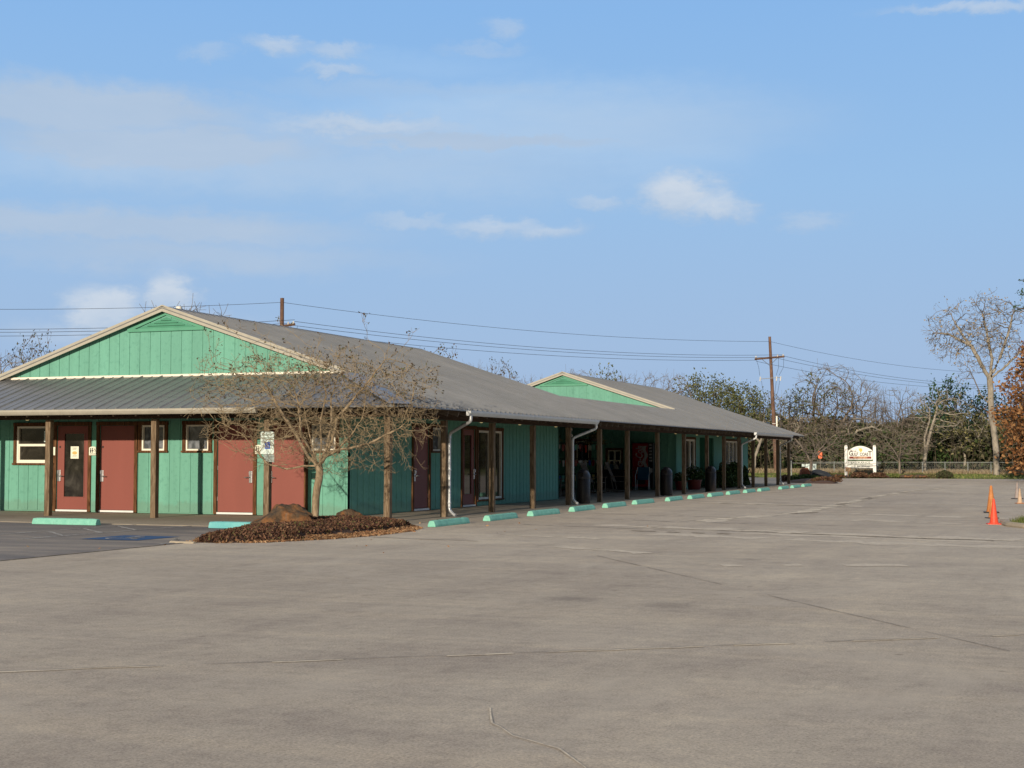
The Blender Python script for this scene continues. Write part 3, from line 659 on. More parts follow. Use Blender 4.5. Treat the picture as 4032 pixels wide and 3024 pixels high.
# doors and windows
def trim(T,o,w=.095,door=False,sill=True):
    mb=MB(); a,b,c,d=o; c2=.03 if door else c
    fb(mb,T,a-w,a-.002,c2,d,.001,.038); fb(mb,T,b+.002,b+w,c2,d,.001,.038); fb(mb,T,a-w-.01,b+w+.01,d+.002,d+w,.001,.042)
    if not door: fb(mb,T,a-w-.02,b+w+.02,c-.05,c-.002,.001,.06)
    return mb
def door(T,o,hinge_right=True,glass=None,notice=None,lit_thresh=True,gl='window_glass'):
    a,b,c,d=o
    trim(T,o,door=True).build('door_frame','door_trim_wood',B,bevel=.004)
    mb=MB(); z0=.085
    if glass:
        ga,gb,gc,gd=glass
        fb(mb,T,a+.008,ga,z0,d-.008,-.06,-.012); fb(mb,T,gb,b-.008,z0,d-.008,-.06,-.012); fb(mb,T,ga+.001,gb-.001,z0,gc,-.06,-.012); fb(mb,T,ga+.001,gb-.001,gd,d-.008,-.06,-.012)
    else: fb(mb,T,a+.008,b-.008,z0,d-.008,-.06,-.012)
    dr=mb.build('door','red_door',B)
    if glass:
        fb(MB(),T,0,1,0,1,0,1)
        p=MB(); fb(p,T,ga,gb,gc,gd,-.045,-.03); p.build('glass',gl,dr)
        f=MB(); e=.022
        for q in ((ga-e,ga,gc-e,gd+e),(gb,gb+e,gc-e,gd+e),(ga,gb,gc-e,gc),(ga,gb,gd,gd+e)): fb(f,T,*q,-.012,-.002)
        f.build('glass_bead','red_door',dr)
    th=MB(); fb(th,T,a,b,.028,.075,-.09,.035); th.build('threshold','threshold',dr)
    hx=(a+.075) if hinge_right else (b-.075); s=1 if hinge_right else -1
    h=MB(); fb(h,T,hx-.042,hx+.042,.79,1.08,-.012,.022); hp=h.build('lock_plate','steel',dr,bevel=.006)
    h=MB(); fb(h,T,hx-.03,hx+.03,.985,1.065,.023,.05); h.tube([T(hx,.93,.022),T(hx,.93,.07),T(hx+s*.15,.925,.07)],.011,8); h.build('handle','steel',dr,smooth=True)
    h=MB(); h.prism([T(hx+.005+.026*math.cos(k*math.pi/8),1.66+.026*math.sin(k*math.pi/8),-.011) for k in range(16)],Vector(T(0,0,.004))-Vector(T(0,0,0))); h.build('peephole_cover','black_metal',dr)
    for z in (.35,1.1,1.9):
        hg=MB(); xx=b-.004 if hinge_right else a+.004; fb(hg,T,xx-.01,xx+.01,z,z+.1,-.012,.004); hg.build('hinge','steel',dr)
    return dr
def window(T,o,mullions=(),rail=None,gl='window_glass',w=.05):
    a,b,c,d=o; trim(T,o).build('window_trim','door_trim_wood',B,bevel=.004)
    mb=MB(); fb(mb,T,a,a+w,c,d,-.08,.012); fb(mb,T,b-w,b,c,d,-.08,.012); fb(mb,T,a+w,b-w,c,c+w,-.08,.012); fb(mb,T,a+w,b-w,d-w,d,-.08,.012)
    for mmu in mullions: fb(mb,T,mmu-w*.7,mmu+w*.7,c+w,d-w,-.08,.010)
    if rail:
        fb(mb,T,a+w,b-w,rail-.03,rail+.03,-.08,.008)
        fb(mb,T,a+w,a+w+.035,c+w,rail-.03,-.06,.0); fb(mb,T,b-w-.035,b-w,c+w,rail-.03,-.06,.0); fb(mb,T,a+w+.035,b-w-.035,c+w,c+w+.03,-.06,.0)
    wd=mb.build('window','white_frame',B)
    p=MB(); fb(p,T,a+.01,b-.01,c+.01,d-.01,-.07,-.05); p.build('pane',gl,wd)
    return wd
window(F,OF[0],rail=1.71); door(F,OF[1],glass=(-10.10,-9.50,.40,2.0)); door(F,OF[2]); window(F,OF[3],gl='curtain_glass',w=.045); window(F,OF[4],gl='curtain_glass',w=.04)
door(F,OF[5],hinge_right=False); door(F,OF[6]); window(F,OF[7],gl='curtain_glass',w=.045)
door(S,OS[0]); window(S,OS[1],gl='curtain_glass',w=.045); door(S,OS[2],hinge_right=False,glass=(9.10,9.62,.38,2.03)); window(S,OS[3],mullions=(11.0,),w=.06)
window(S,OB[0],mullions=(35.0,),w=.09); window(S,OB[2],mullions=(42.95,43.8,44.65),w=.07,gl='curtain_glass')
window(G2,(-6.5,-5.9,1.2,2.1)); window(G2,(-5.05,-4.45,.85,1.7),mullions=(-4.75,),rail=1.25)
# recessed entry of the far block
mb=MB(); mb.box(-D-1.6,-D-.09,36.72,36.80,.02,2.5); mb.box(-D-1.6,-D-.09,39.6,39.68,.02,2.5); mb.box(-D-1.68,-D-1.6,36.72,39.68,.02,2.5); mb.box(-D-1.6,-D-.09,36.8,39.6,2.32,2.40); mb.build('entry_recess','green_trim',B)
# interior floor block (dark volume behind the glass)
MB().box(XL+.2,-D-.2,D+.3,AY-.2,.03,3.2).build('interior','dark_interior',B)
# porch lights
def lamp(x,y,z,first=[None]):
    if first[0] is None:
        b_=MB(); b_.lathe([(.03,.08),(.055,.075),(.055,.05),(.05,.045)],14); o=b_.build('porch_light','white_metal',B,smooth=True)
        g_=MB(); g_.lathe([(.045,.045),(.052,.02),(.05,-.02),(.035,-.045),(.0,-.05)],16); gg=g_.build('globe','lamp_glass',o,smooth=True)
        cgm=MB(); cgm.box(-.075,.075,-.075,.075,.08,.105); cgm.build('mounting_box','white_metal',o)
        first[0]=o; o.location=(x,y,z); return o
    o=first[0].copy(); COL.objects.link(o); o.location=(x,y,z)
    for ch in kids(first[0]):
        c=ch.copy(); COL.objects.link(c); c.parent=o
    return o
for y,z in ((2.89,2.34),(5.96,2.34),(8.75,2.34),(11.75,2.34),(25.6,2.34),(29.0,2.34),(32.7,2.34),(35.8,2.34),(38.5,2.34)): lamp(-.24,y,z)
lamp(-10.4,.95,2.36)
# ---------------------------------------------------------------- wheel stops
def wheel_stop(name,label,L,loc,rz,mat='teal_concrete',group='teal wheel stops along the long porch',seed=0):
    random.seed(seed); n=14; vs=[];fs=[]
    prof=[(-.095,0),(-.092,.045),(-.062,.118),(-.035,.132),(.035,.132),(.062,.118),(.092,.045),(.095,0)]
    for k in range(n+1):
        y=-L/2+L*k/n; e=.93 if k in (0,n) else 1
        for j,(x,z) in enumerate(prof):
            q=random.uniform(-.004,.004) if 0<j<7 else 0
            vs.append(((x+q)*e,y,z*e+q*.5))
    m_=len(prof)
    for k in range(n):
        for j in range(m_): fs.append((k*m_+j,k*m_+(j+1)%m_,(k+1)*m_+(j+1)%m_,(k+1)*m_+j))
    fs+=[tuple(range(m_))[::-1],tuple(n*m_+j for j in range(m_))]
    o=MB().add(vs,fs).build(name,mat,bevel=.008); o.location=loc; o.rotation_euler=(0,0,rz)
    tag(o,label,'wheel stop',group)
    for s in (-.6,.6):
        p=MB().lathe([(.012,.12),(.014,.136),(.0,.138)],8,(0,s*L/1.83,0)); p.build('anchor_pin','black_metal',o)
    return o
WS=[(1.616,-1.372),(1.641,1.539),(1.667,4.375),(1.638,7.494),(1.613,10.519),(1.575,13.646),(1.66,17.025),(1.724,19.768),(1.703,22.782),(1.698,25.772),(1.721,28.674),(1.756,31.404),(1.845,35.456),(1.879,38.241),(1.871,41.238)]
wl_=['nearest teal wheel stop of the long row, right beside the mulch bed','teal wheel stop with dark scuffs, second in the long row from the mulch bed','third teal wheel stop from the mulch bed, in front of the blank green wall','fourth teal wheel stop, in front of the second downspout and the first domed bin',
'fifth teal wheel stop, just past the first domed bin, by the rocking chairs','sixth teal wheel stop, in front of the red drinks machine','seventh teal wheel stop, in front of the second domed bin','eighth teal wheel stop, in front of the red flower pots','ninth teal wheel stop, in front of the third domed bin',
'tenth teal wheel stop, in front of the leafy potted hedge','eleventh teal wheel stop, by the downspout beside the easel board','twelfth teal wheel stop, last one before the wider gap in the row','third from last small teal wheel stop near the far corner of the porch','second from last small teal wheel stop near the far corner of the porch','farthest teal wheel stop of the row, next to the far rock bed']
for i,(x,y) in enumerate(WS):
    wheel_stop('wheel_stop',wl_[i],1.83,(x+.03,y+.92,.001),R([0,1,-1.5,.6,0,-1,1.2,.3,-.6,0,.8,-.4,.5,0,-1][i]),seed=i)
wheel_stop('wheel_stop','teal wheel stop lying crosswise in front of the glazed red door',1.62,(-5.82,-3.38,.003),R(90),group=None,seed=31)
wheel_stop('wheel_stop','blue painted wheel stop half hidden behind the big brown boulder',1.62,(-1.46,-3.42,.003),R(91),mat='blue_concrete',group=None,seed=32)
# ---------------------------------------------------------------- mulch beds
def inpoly(x,y,poly):
    c=False; j=len(poly)-1
    for i in range(len(poly)):
        xi,yi=poly[i]; xj,yj=poly[j]
        if (yi>y)!=(yj>y) and x<(xj-xi)*(y-yi)/(yj-yi)+xi: c=not c
        j=i
    return c
def edgedist(x,y,poly):
    d=1e9; p=Vector((x,y))
    for i in range(len(poly)):
        a=Vector(poly[i]); b=Vector(poly[(i+1)%len(poly)]); t=max(0,min(1,(p-a).dot(b-a)/max(1e-9,(b-a).length_squared))); d=min(d,(p-a-(b-a)*t).length)
    return d
def mound(name,poly,h,mat,res=.14,z0=0,fall=.55):
    xs_=[p[0] for p in poly]; ys_=[p[1] for p in poly]; x0,x1,y0,y1=min(xs_),max(xs_),min(ys_),max(ys_)
    nx_=int((x1-x0)/res)+3; ny_=int((y1-y0)/res)+3; H={}; vs=[]; fs=[]
    for j in range(ny_):
        for i in range(nx_):
            x=x0-res+i*res; y=y0-res+j*res; ins=inpoly(x,y,poly); e=edgedist(x,y,poly)
            z=h*(1-math.exp(-e/fall))*1.2+.03*mnoise.noise(Vector((x*2.2,y*2.2,h*9)))*min(1,e*3) if ins else -.03-min(.2,e)
            H[i,j]=len(vs); vs.append((x,y,z0+z))
    for j in range(ny_-1):
        for i in range(nx_-1): fs.append((H[i,j],H[i+1,j],H[i+1,j+1],H[i,j+1]))
    o=MB().add(vs,fs).build(name,mat,smooth=True); return o
def hat(poly,h,x,y,z0=0,fall=.55):
    return z0+(h*(1-math.exp(-edgedist(x,y,poly)/fall))*1.2 if inpoly(x,y,poly) else 0)
def leafquads(pts,size,seed,flat_=0.0,elong=1.6):
    rng=np.random.default_rng(seed); P=np.asarray(pts,float); n=len(P)
    a=rng.normal(size=(n,3)); a[:,2]*=(1-flat_); a/=np.linalg.norm(a,axis=1)[:,None]
    b=rng.normal(size=(n,3)); b-=a*(a*b).sum(1)[:,None]; b/=np.linalg.norm(b,axis=1)[:,None]
    s=size*rng.uniform(.6,1.3,(n,1)); u=a*s*elong*.5; w=b*s*.5
    V=np.stack([P-u,P+w*.9,P+u,P-w*.9],1).reshape(-1,3); Fc=np.arange(n*4).reshape(n,4)
    return V,Fc
def npmesh(name,V,Fs,mat,parent=None,smooth=False):
    me=bpy.data.meshes.new(name); V=np.asarray(V,np.float32); Fs=np.asarray(Fs,np.int32); k=Fs.shape[1]
    me.vertices.add(len(V)); me.vertices.foreach_set('co',V.ravel()); me.loops.add(Fs.size); me.loops.foreach_set('vertex_index',Fs.ravel())
    me.polygons.add(len(Fs)); me.polygons.foreach_set('loop_start',np.arange(0,Fs.size,k,dtype=np.int32)); me.polygons.foreach_set('loop_total',np.full(len(Fs),k,np.int32))
    me.update(calc_edges=True); me.validate()
    if smooth: me.polygons.foreach_set('use_smooth',np.ones(len(Fs),bool))
    me.materials.append(M[mat]); o=bpy.data.objects.new(name,me); COL.objects.link(o)
    if parent is not None: o.parent=parent
    return o
bed=[(.15,-7.75),(.7,-7.75),(1.25,-7.3),(1.74,-6.1),(2.0,-4.7),(1.95,-3.2),(1.62,-2.0),(1.05,-1.15),(.1,-.55),(-.75,-.6),(-1.35,-1.3),(-1.5,-2.6),(-1.1,-4.1),(-.6,-5.5),(-.2,-6.9)]
BH=.105
mo=tag(mound('planting_bed',bed,BH,'mulch'),kind='structure')
random.seed(5); pts=[]
while len(pts)<26000:
    x=random.uniform(-1.6,2.1); y=random.uniform(-7.9,-.5)
    if not inpoly(x,y,bed): continue
    e=edgedist(x,y,bed)
    if y>-6.5 and x>1.2 and e<.28+.15*mnoise.noise(Vector((x*3,y*3,0))): continue
    dn=mnoise.noise(Vector((x*1.6,y*1.6,3)))
    if random.random()>.62+dn: continue
    pts.append((x,y,hat(bed,BH,x,y)+random.uniform(.0,.06)+.035*mnoise.noise(Vector((x*5,y*5,0)))+min(.04,e*.2)))
V,Fc=leafquads(pts,.034,6); tag(npmesh('ground_cover',V,Fc,'groundcover_leaves'),'dark reddish brown ground cover spreading over the mulch bed under the bare tree','ground cover',kind='stuff')
pts=[]
while len(pts)<5000:
    x=random.uniform(-1.2,2.3); y=random.uniform(-8.2,-.6); e=edgedist(x,y,bed)
    if e>(.34 if inpoly(x,y,bed) else .12)*random.random(): continue
    if x<1.0 and random.random()<.85: continue
    pts.append((x,y,hat(bed,BH,x,y)+random.uniform(.005,.02)))
for i in range(26): pts.append((random.uniform(-2,6),random.uniform(-10,1),.008))
V,Fc=leafquads(pts,.04,7,.7); tag(npmesh('leaf_litter',V,Fc,'litter_leaves'),'orange brown fallen leaves along the rim of the mulch bed','leaves',kind='stuff')
kerb=MB(); 
kpts=[(-.55,-7.2),(-.15,-7.95),(.35,-8.02)]
kerb.tube([(*p,.0) for p in kpts],.035,8); tag(kerb.build('kerb','walkway_concrete',smooth=True),kind='structure')
def rock(name,label,loc,dim,seed,mat='boulder_rock',rz=0,cat='boulder'):
    bm=bmesh.new(); bmesh.ops.create_icosphere(bm,subdivisions=4,radius=1)
    for v in bm.verts:
        p=v.co.copy(); q=p+Vector((seed,seed*.7,0))
        d=1+.28*mnoise.noise(q*1.3)+.13*mnoise.noise(q*3.1)+.05*mnoise.noise(q*8)
        v.co=p*d
        if v.co.z<-.35: v.co.z=-.35
        v.co=Vector((v.co.x*dim[0],v.co.y*dim[1],(v.co.z+.3)*dim[2]))
    me=bpy.data.meshes.new(name); bm.to_mesh(me); bm.free()
    for p in me.polygons: p.use_smooth=True
    me.materials.append(M[mat]); o=bpy.data.objects.new(name,me); COL.objects.link(o); o.location=loc; o.rotation_euler=(0,0,rz)
    return tag(o,label,cat)
# one big boulder made of a tall body and a low shoulder (single stone)
bm=bmesh.new(); bmesh.ops.create_icosphere(bm,subdivisions=5,radius=1)
for v in bm.verts:
    p=v.co.copy(); q=p*1.25+Vector((4.2,1.1,2))
    d=1+.24*mnoise.noise(q)+.17*mnoise.noise(q*2.3)+.10*abs(mnoise.noise(q*5))+.035*mnoise.noise(q*13)+.012*mnoise.noise(q*30)
    p=p*d; z=(max(p.z,-.3)+.25)
    if p.x<-.35: z*=1-.42*min(1,(-.35-p.x)/.4)
    v.co=Vector((p.x*.60,p.y*.40,z*.35))
me=bpy.data.meshes.new('boulder'); bm.to_mesh(me); bm.free()
for p in me.polygons: p.use_smooth=True
me.materials.append(M['boulder_rock']); o=bpy.data.objects.new('boulder',me); COL.objects.link(o); o.location=(-.30,-3.95,.05); o.rotation_euler=(0,0,R(22))
tag(o,'big rust brown boulder at the left edge of the mulch bed under the bare tree','boulder')
rock('boulder','small grey brown rock in the mulch bed near the corner porch post',(-.45,-.95,.10),(.27,.24,.17),2.6,rz=.4)
# ---------------------------------------------------------------- tree growing
def colonize(seed,base,env,natt,step,infl,kill,trunk,maxit=160):
    """grow a branch skeleton into random points of the envelope function env(rng)->list of points"""
    rng=random.Random(seed); att=[Vector(p) for p in env(rng,natt)]
    nodes=[];par=[]
    for ch in trunk:                       # trunk polylines: (parent index or -1, [points])
        pi=ch[0]
        for p in ch[1]:
            a=nodes[pi] if pi>=0 else None; p=Vector(p)
            if a is not None and (p-a).length>step*1.5:
                n=int((p-a).length/step); 
                for k in range(1,n): nodes.append(a.lerp(p,k/n)+Vector((rng.uniform(-1,1),rng.uniform(-1,1),0))*step*.08); par.append(pi if k==1 else len(nodes)-2)
                nodes.append(p); par.append(len(nodes)-2 if n>1 else pi)
            else: nodes.append(p); par.append(pi)
            pi=len(nodes)-1
    alive=att
    for it in range(maxit):
        kd=kdtree.KDTree(len(nodes)); [kd.insert(n,i) for i,n in enumerate(nodes)]; kd.balance()
        acc={}; nxt=[]
        for a in alive:
            co,i,d=kd.find(a)
            if d<kill: continue
            nxt.append(a)
            if d<infl: acc[i]=acc.get(i,Vector((0,0,0)))+(a-co).normalized()
        alive=nxt
        if not acc: break
        grew=False
        for i,v in acc.items():
            if v.length<1e-3: continue
            d=v.normalized()
            if par[i]>=0: d=(d+(nodes[i]-nodes[par[i]]).normalized()*.45)
            d=(d.normalized()+Vector((rng.uniform(-1,1),rng.uniform(-1,1),rng.uniform(-1,1)))*.22).normalized()
            np_=nodes[i]+d*step
            nodes.append(np_); par.append(i); grew=True
        if len(nodes)>9000 or not grew: break
    return nodes,par
def twigs(nodes,par,seed,per,length,up=.2,nseg=2,prob=1.0,curl=.5):
    rng=random.Random(seed); n0=len(nodes); kids_=[0]*n0
    for p in par:
        if p>=0: kids_[p]+=1
    for i in range(n0):
        if par[i]<0: continue
        k=per if kids_[i]==0 else (1 if rng.random()<.35*prob and kids_[i]==1 else 0)
        for _ in range(k):
            d=(nodes[i]-nodes[par[i]]).normalized()+Vector((rng.gauss(0,.7),rng.gauss(0,.7),rng.gauss(up,.5))); d.normalize(); pi=i
            for s_ in range(nseg):
                d=(d+Vector((rng.gauss(0,curl),rng.gauss(0,curl),rng.gauss(up*.5,curl)))*.5).normalized()
                nodes.append(nodes[pi]+d*length*rng.uniform(.5,1.2)/nseg); par.append(pi); pi=len(nodes)-1
def skeleton_mesh(nodes,par,rtip,rbase,expo=2.3,split=None):
    n=len(nodes); P=np.array([tuple(v) for v in nodes]); par=np.array(par); r=np.zeros(n); cnt=np.zeros(n)
    acc=np.zeros(n)
    for i in range(n-1,-1,-1):
        a=acc[i] if acc[i]>0 else 1.0
        acc[i]=a
        if par[i]>=0: acc[par[i]]+=a
    r=acc**(1/expo); r=rtip+(rbase-rtip)*(r-1)/(r[0]-1)
    main=-np.ones(n,int)
    for i in range(n):
        p=par[i]
        if p>=0 and (main[p]<0 or acc[i]>acc[main[p]]): main[p]=i
    dr=np.zeros((n,3))
    for i in range(n):
        if par[i]>=0: dr[i]+=P[i]-P[par[i]]
        if main[i]>=0: dr[i]+=P[main[i]]-P[i]
    dr/=np.maximum(np.linalg.norm(dr,axis=1),1e-9)[:,None]
    out=[]
    idx=np.where(par>=0)[0]
    def build(sel,k):
        if len(sel)==0: return None
        ang=np.arange(k)*2*np.pi/k; ca,sa=np.cos(ang),np.sin(ang)
        def ring(c,d,rad):
            ref=np.where(np.abs(d[:,2:3])>.9,np.array([[1.,0,0]]),np.array([[0,0,1.]])); a=np.cross(d,ref); a/=np.linalg.norm(a,axis=1)[:,None]; b=np.cross(a,d)
            return c[:,None]+rad[:,None,None]*(a[:,None]*ca[None,:,None]+b[:,None]*sa[None,:,None])
        pa=par[sel]; ismain=main[pa]==sel
        dseg=P[sel]-P[pa]; dseg/=np.maximum(np.linalg.norm(dseg,axis=1),1e-9)[:,None]
        d0=np.where(ismain[:,None],dr[pa],dseg); r0_=np.where(ismain,r[pa],np.minimum(r[sel]*1.25,r[pa]))
        # use one frame for both ends so that the tube does not twist
        A=ring(P[pa],d0,r0_); Bq=ring(P[sel],dr[sel],r[sel])
        V=np.concatenate([A,Bq],1).reshape(-1,3); base=np.arange(len(sel))*2*k
        f=[]
        for j in range(k): f.append(np.stack([base+j,base+(j+1)%k,base+k+(j+1)%k,base+k+j],1))
        return V,np.concatenate(f)
    thick=r[idx]>(split if split else rtip*3)
    return build(idx[thick],9 if (~thick).any() else 5),build(idx[~thick],3),r
def tree_object(name,label,cat,loc,nodes,par,rtip,rbase,bark_m,twig_m,leaves=None,group=None,expo=2.3,split=None,rz=0,merge=None):
    t=thing(name,label,cat,loc,rz,group)
    if merge is None: merge=name not in ('crape_myrtle','sycamore_tree','rust_leaved_tree')
    a,b,r=skeleton_mesh(nodes,par,rtip,rbase,expo,rtip*.5 if merge else split)
    if a: npmesh('trunk',a[0],a[1],bark_m,t,True)
    if b: npmesh('branches',b[0],b[1],twig_m,t)
    if leaves:
        nl,size,mat,scat,prob=leaves[:5]; rng=random.Random(9); ch=[0]*len(nodes)
        for p in par:
            if p>=0: ch[p]+=1
        tips=[i for i in range(len(nodes)) if ch[i]==0 and (len(leaves)<6 or leaves[5](nodes[i]))]
        pts=[]
        for i in tips:
            if rng.random()<prob:
                for _ in range(nl): pts.append(tuple(nodes[i]+Vector((rng.gauss(0,scat),rng.gauss(0,scat),rng.gauss(0,scat)))))
        if pts:
            V,Fc=leafquads(pts,size,11); npmesh('foliage',V,Fc,mat,t)
    return t
def ell(c,rx,ry,rz,zmin=-9,shell=.35):
    def f(rng,n):
        o=[]
        while len(o)<n:
            p=Vector((rng.uniform(-1,1),rng.uniform(-1,1),rng.uniform(-1,1))); l=p.length
            if l>1 or l<shell*rng.random(): continue
            q=Vector((c[0]+p.x*rx,c[1]+p.y*ry,c[2]+p.z*rz))
            if q.z>zmin: o.append(q)
        return o
    return f
# ---- the crape myrtle in front of the shop corner
def env_m(rng,n):
    o=[]
    while len(o)<n:
        x=rng.uniform(-2.45,2.6); y=rng.uniform(-2.0,2.0); z=rng.uniform(.85,4.15)
        rr=math.sqrt((x/2.6)**2+(y/2.1)**2)
        top=3.55-.45*rr**2+.45*mnoise.noise(Vector((x*1.1,y*1.1,2))); low=1.25+.0*rr-.25*(rr>.5)+.35*mnoise.noise(Vector((x*1.4,y*1.4,7)))
        w=1.05-.30*max(0,(z-3.0)) - .50*max(0,1.9-z)*(0.35 if x>0 else 1.1)
        if rr>w or z>top or z<low: continue
        if x<-1.3 and 2.2>z>1.2 and rng.random()<.55: continue
        if x>1.5 and z<1.6 and rng.random()<.8: continue
        o.append((x,y,z))
    for k in range(26):
        o.append((rng.uniform(-2.3,2.0),rng.uniform(-1.4,1.4),rng.uniform(3.3,4.15)))
    return o
# main forks
def add_limb(nodes,par,start,pts,step=.1,seed=0):
    rng=random.Random(seed); pi=start
    for p in pts:
        a=nodes[pi]; p=Vector(p); n=max(1,int((p-a).length/step))
        for k in range(1,n+1):
            nodes.append(a.lerp(p,k/n)+Vector((rng.uniform(-1,1),rng.uniform(-1,1),rng.uniform(-1,1)))*step*.12*(k<n)); par.append(pi); pi=len(nodes)-1
    return pi
nodes=[];par=[]
for i,p in enumerate([(0,0,-.08),(.02,0,.12),(.03,0,.30),(.03,.01,.48),(.05,.02,.66),(.09,.02,.84),(.11,.02,1.0),(.08,.02,1.12)]): nodes.append(Vector(p)); par.append(i-1)
T0=len(nodes)-1
limbs=[[(-.15,.0,1.3),(-.5,.1,1.75),(-.85,.0,2.3),(-1.1,-.1,2.8)],[(.22,.05,1.3),(.35,.1,1.65),(.45,.1,2.1),(.95,.25,2.7),(1.5,.2,3.3)],[(.3,.1,1.42),(.8,.15,1.5),(1.3,.0,1.6),(1.9,.1,1.9)],[(.05,-.2,1.35),(.0,-.6,1.8),(.1,-.9,2.4)],
       [(-.25,.0,1.12),(-.6,-.1,1.05),(-1.0,-.2,1.15),(-1.3,-.2,1.45)],[(.1,.35,1.5),(.0,.7,2.0),(-.1,.9,2.6)],[(.15,.0,1.5),(.12,.0,2.0),(.2,.1,2.6),(.1,.0,3.1)],[(-.1,.1,1.45),(-.3,.2,2.0),(-.4,.1,2.7)],[(.35,-.2,1.3),(.8,-.5,1.45),(1.3,-.8,1.8)]]
for k,l in enumerate(limbs): add_limb(nodes,par,T0 if k not in (1,6) else T0,l,.1,k)
def grow_into(nodes,par,att,step,infl,kill,seed,maxit=140,cap=9000,inert=.45,jit=.22):
    rng=random.Random(seed); alive=[Vector(a) for a in att]; chl={}
    for it in range(maxit):
        kd=kdtree.KDTree(len(nodes)); [kd.insert(n,i) for i,n in enumerate(nodes)]; kd.balance()
        acc={}; nxt=[]
        for a in alive:
            co,i,d=kd.find(a)
            if d<kill: continue
            nxt.append(a)
            if d<infl: acc[i]=acc.get(i,Vector((0,0,0)))+(a-co).normalized()
        alive=nxt
        if not acc: break
        grew=False
        for i,v in acc.items():
            if v.length<.25: continue
            d=v.normalized()
            if par[i]>=0: d=d+(nodes[i]-nodes[par[i]]).normalized()*inert
            d=(d.normalized()+Vector((rng.uniform(-1,1),rng.uniform(-1,1),rng.uniform(-1,1)))*jit).normalized()
            q=nodes[i]+d*step; ck=chl.setdefault(i,[])
            if len(ck)>=3 or any((q-c).length<step*.55 for c in ck): continue
            ck.append(q); nodes.append(q); par.append(i); grew=True
        if len(nodes)>cap or not grew: break
grow_into(nodes,par,env_m(random.Random(4),2700),.07,.85,.108,5,cap=14000)
twigs(nodes,par,8,4,.20,.15,3,1.3,.45)
tree_object('crape_myrtle','bare many branched tree with a smooth trunk in the mulch bed by the shop corner','tree',(-.837,-1.759,.12),nodes,par,.0027,.080,'myrtle_bark','myrtle_twig',
    leaves=(3,.030,'bud_leaves',.018,.34,lambda p:p.z>2.5),expo=1.85,split=.012)
# ---- background tree kinds (each built once, copied below)
def proto(kind,seed,H,Wd,base_r,trunk_h,natt,step,leaves=None,bark_='grey_bark',twig_='grey_bark',tw=(3,.5),lean=0,shape='round',rtip=.008):
    rng=random.Random(seed); nodes=[Vector((0,0,-.2))]; par=[-1]; tip=add_limb(nodes,par,0,[(lean*.4,0,trunk_h*.5),(lean,0,trunk_h)],step,seed)
    for k in range(rng.randint(3,5)):
        a=k*2.4+rng.random(); h=H*rng.uniform(.45,.72); rr=Wd*.5*rng.uniform(.25,.6)
        add_limb(nodes,par,tip if k<3 else max(1,int(tip*rng.uniform(.6,.95))),[(lean+math.cos(a)*rr*.45,math.sin(a)*rr*.45,trunk_h+(h-trunk_h)*.55),(lean+math.cos(a)*rr,math.sin(a)*rr,h)],step,seed+k)
    cz=(H+trunk_h*.75)/2
    if shape=='cone':
        att=[]
        while len(att)<natt:
            z=rng.uniform(trunk_h*.5,H); w=(H-z)/(H-trunk_h*.5); r_=Wd*.5*(w**.8)*math.sqrt(rng.random()); a=rng.random()*6.28; att.append((r_*math.cos(a),r_*math.sin(a),z))
    else: att=ell((lean,0,cz),Wd*.5,Wd*.45,(H-trunk_h*.75)/2,shell=.5)(rng,natt)
    grow_into(nodes,par,att,step,step*9,step*1.7,seed+3)
    twigs(nodes,par,seed+5,tw[0],tw[1],.15,2,.9,.55)
    return tree_object(kind,'x','tree',(0,0,-50),nodes,par,rtip,base_r,bark_,twig_,leaves,expo=2.2,split=.03)
bare=[proto('bare_tree',s,8,6.2,.17,2.0,620,.30,None,'grey_bark','grey_bark',(5,.8)) for s in (1,2,3)]
budded=proto('budding_tree',14,8,5.0,.15,2.2,460,.32,(3,.12,'bud_leaves',.16,.8),'grey_bark','grey_bark',(4,.6))
olive=[proto('olive_green_tree',s,7,6.5,.2,1.6,330,.34,(26,.12,'olive_leaves',.34,.95),'dark_bark','dark_bark',(2,.5)) for s in (5,6)]
viney=proto('vine_clad_tree',7,8,5.4,.22,2.0,400,.34,(7,.15,'olive_leaves',.25,.55),'dark_bark','grey_bark',(3,.7))
cedar=proto('cedar_tree',8,7.5,4.6,.2,1.0,380,.32,(18,.16,'cedar_leaves',.30,1.0),'dark_bark','dark_bark',(2,.4),shape='round')
shrub=[proto('evergreen_shrub',s,3.2,3.6,.08,.4,200,.25,(16,.14,'dark_leaves',.25,1.0),'dark_bark','dark_bark',(2,.3)) for s in (9,10)]
mossy=proto('mossy_tree',11,5.5,5.2,.13,1.6,300,.3,(6,.15,'yellow_moss_leaves',.2,.55),'pale_bark','pale_bark',(3,.6))
myr=proto('bare_small_tree',12,3.8,5.6,.085,1.1,850,.18,(1,.05,'tan_leaves',.05,.4),'grey_bark','myrtle_bark',(4,.40),rtip=.0055)
used=set()
def place(pr,x,y,ztop,H,label,group=None,w=1,rz=0,z0=None,name=None):
    z0=ground_z(x,y) if z0 is None else z0
    s=(ztop-z0)/H; sc3=(s*w,s*w,s)
    if pr not in used:
        used.add(pr); pr.location=(x,y,z0); pr.rotation_euler=(0,0,rz); pr.scale=sc3; pr['label']=label
        if group: pr['group']=group
        return pr
    return dup(pr,(x,y,z0),rz,label,group,sc3)
woodg='trees of the wood behind the shop'
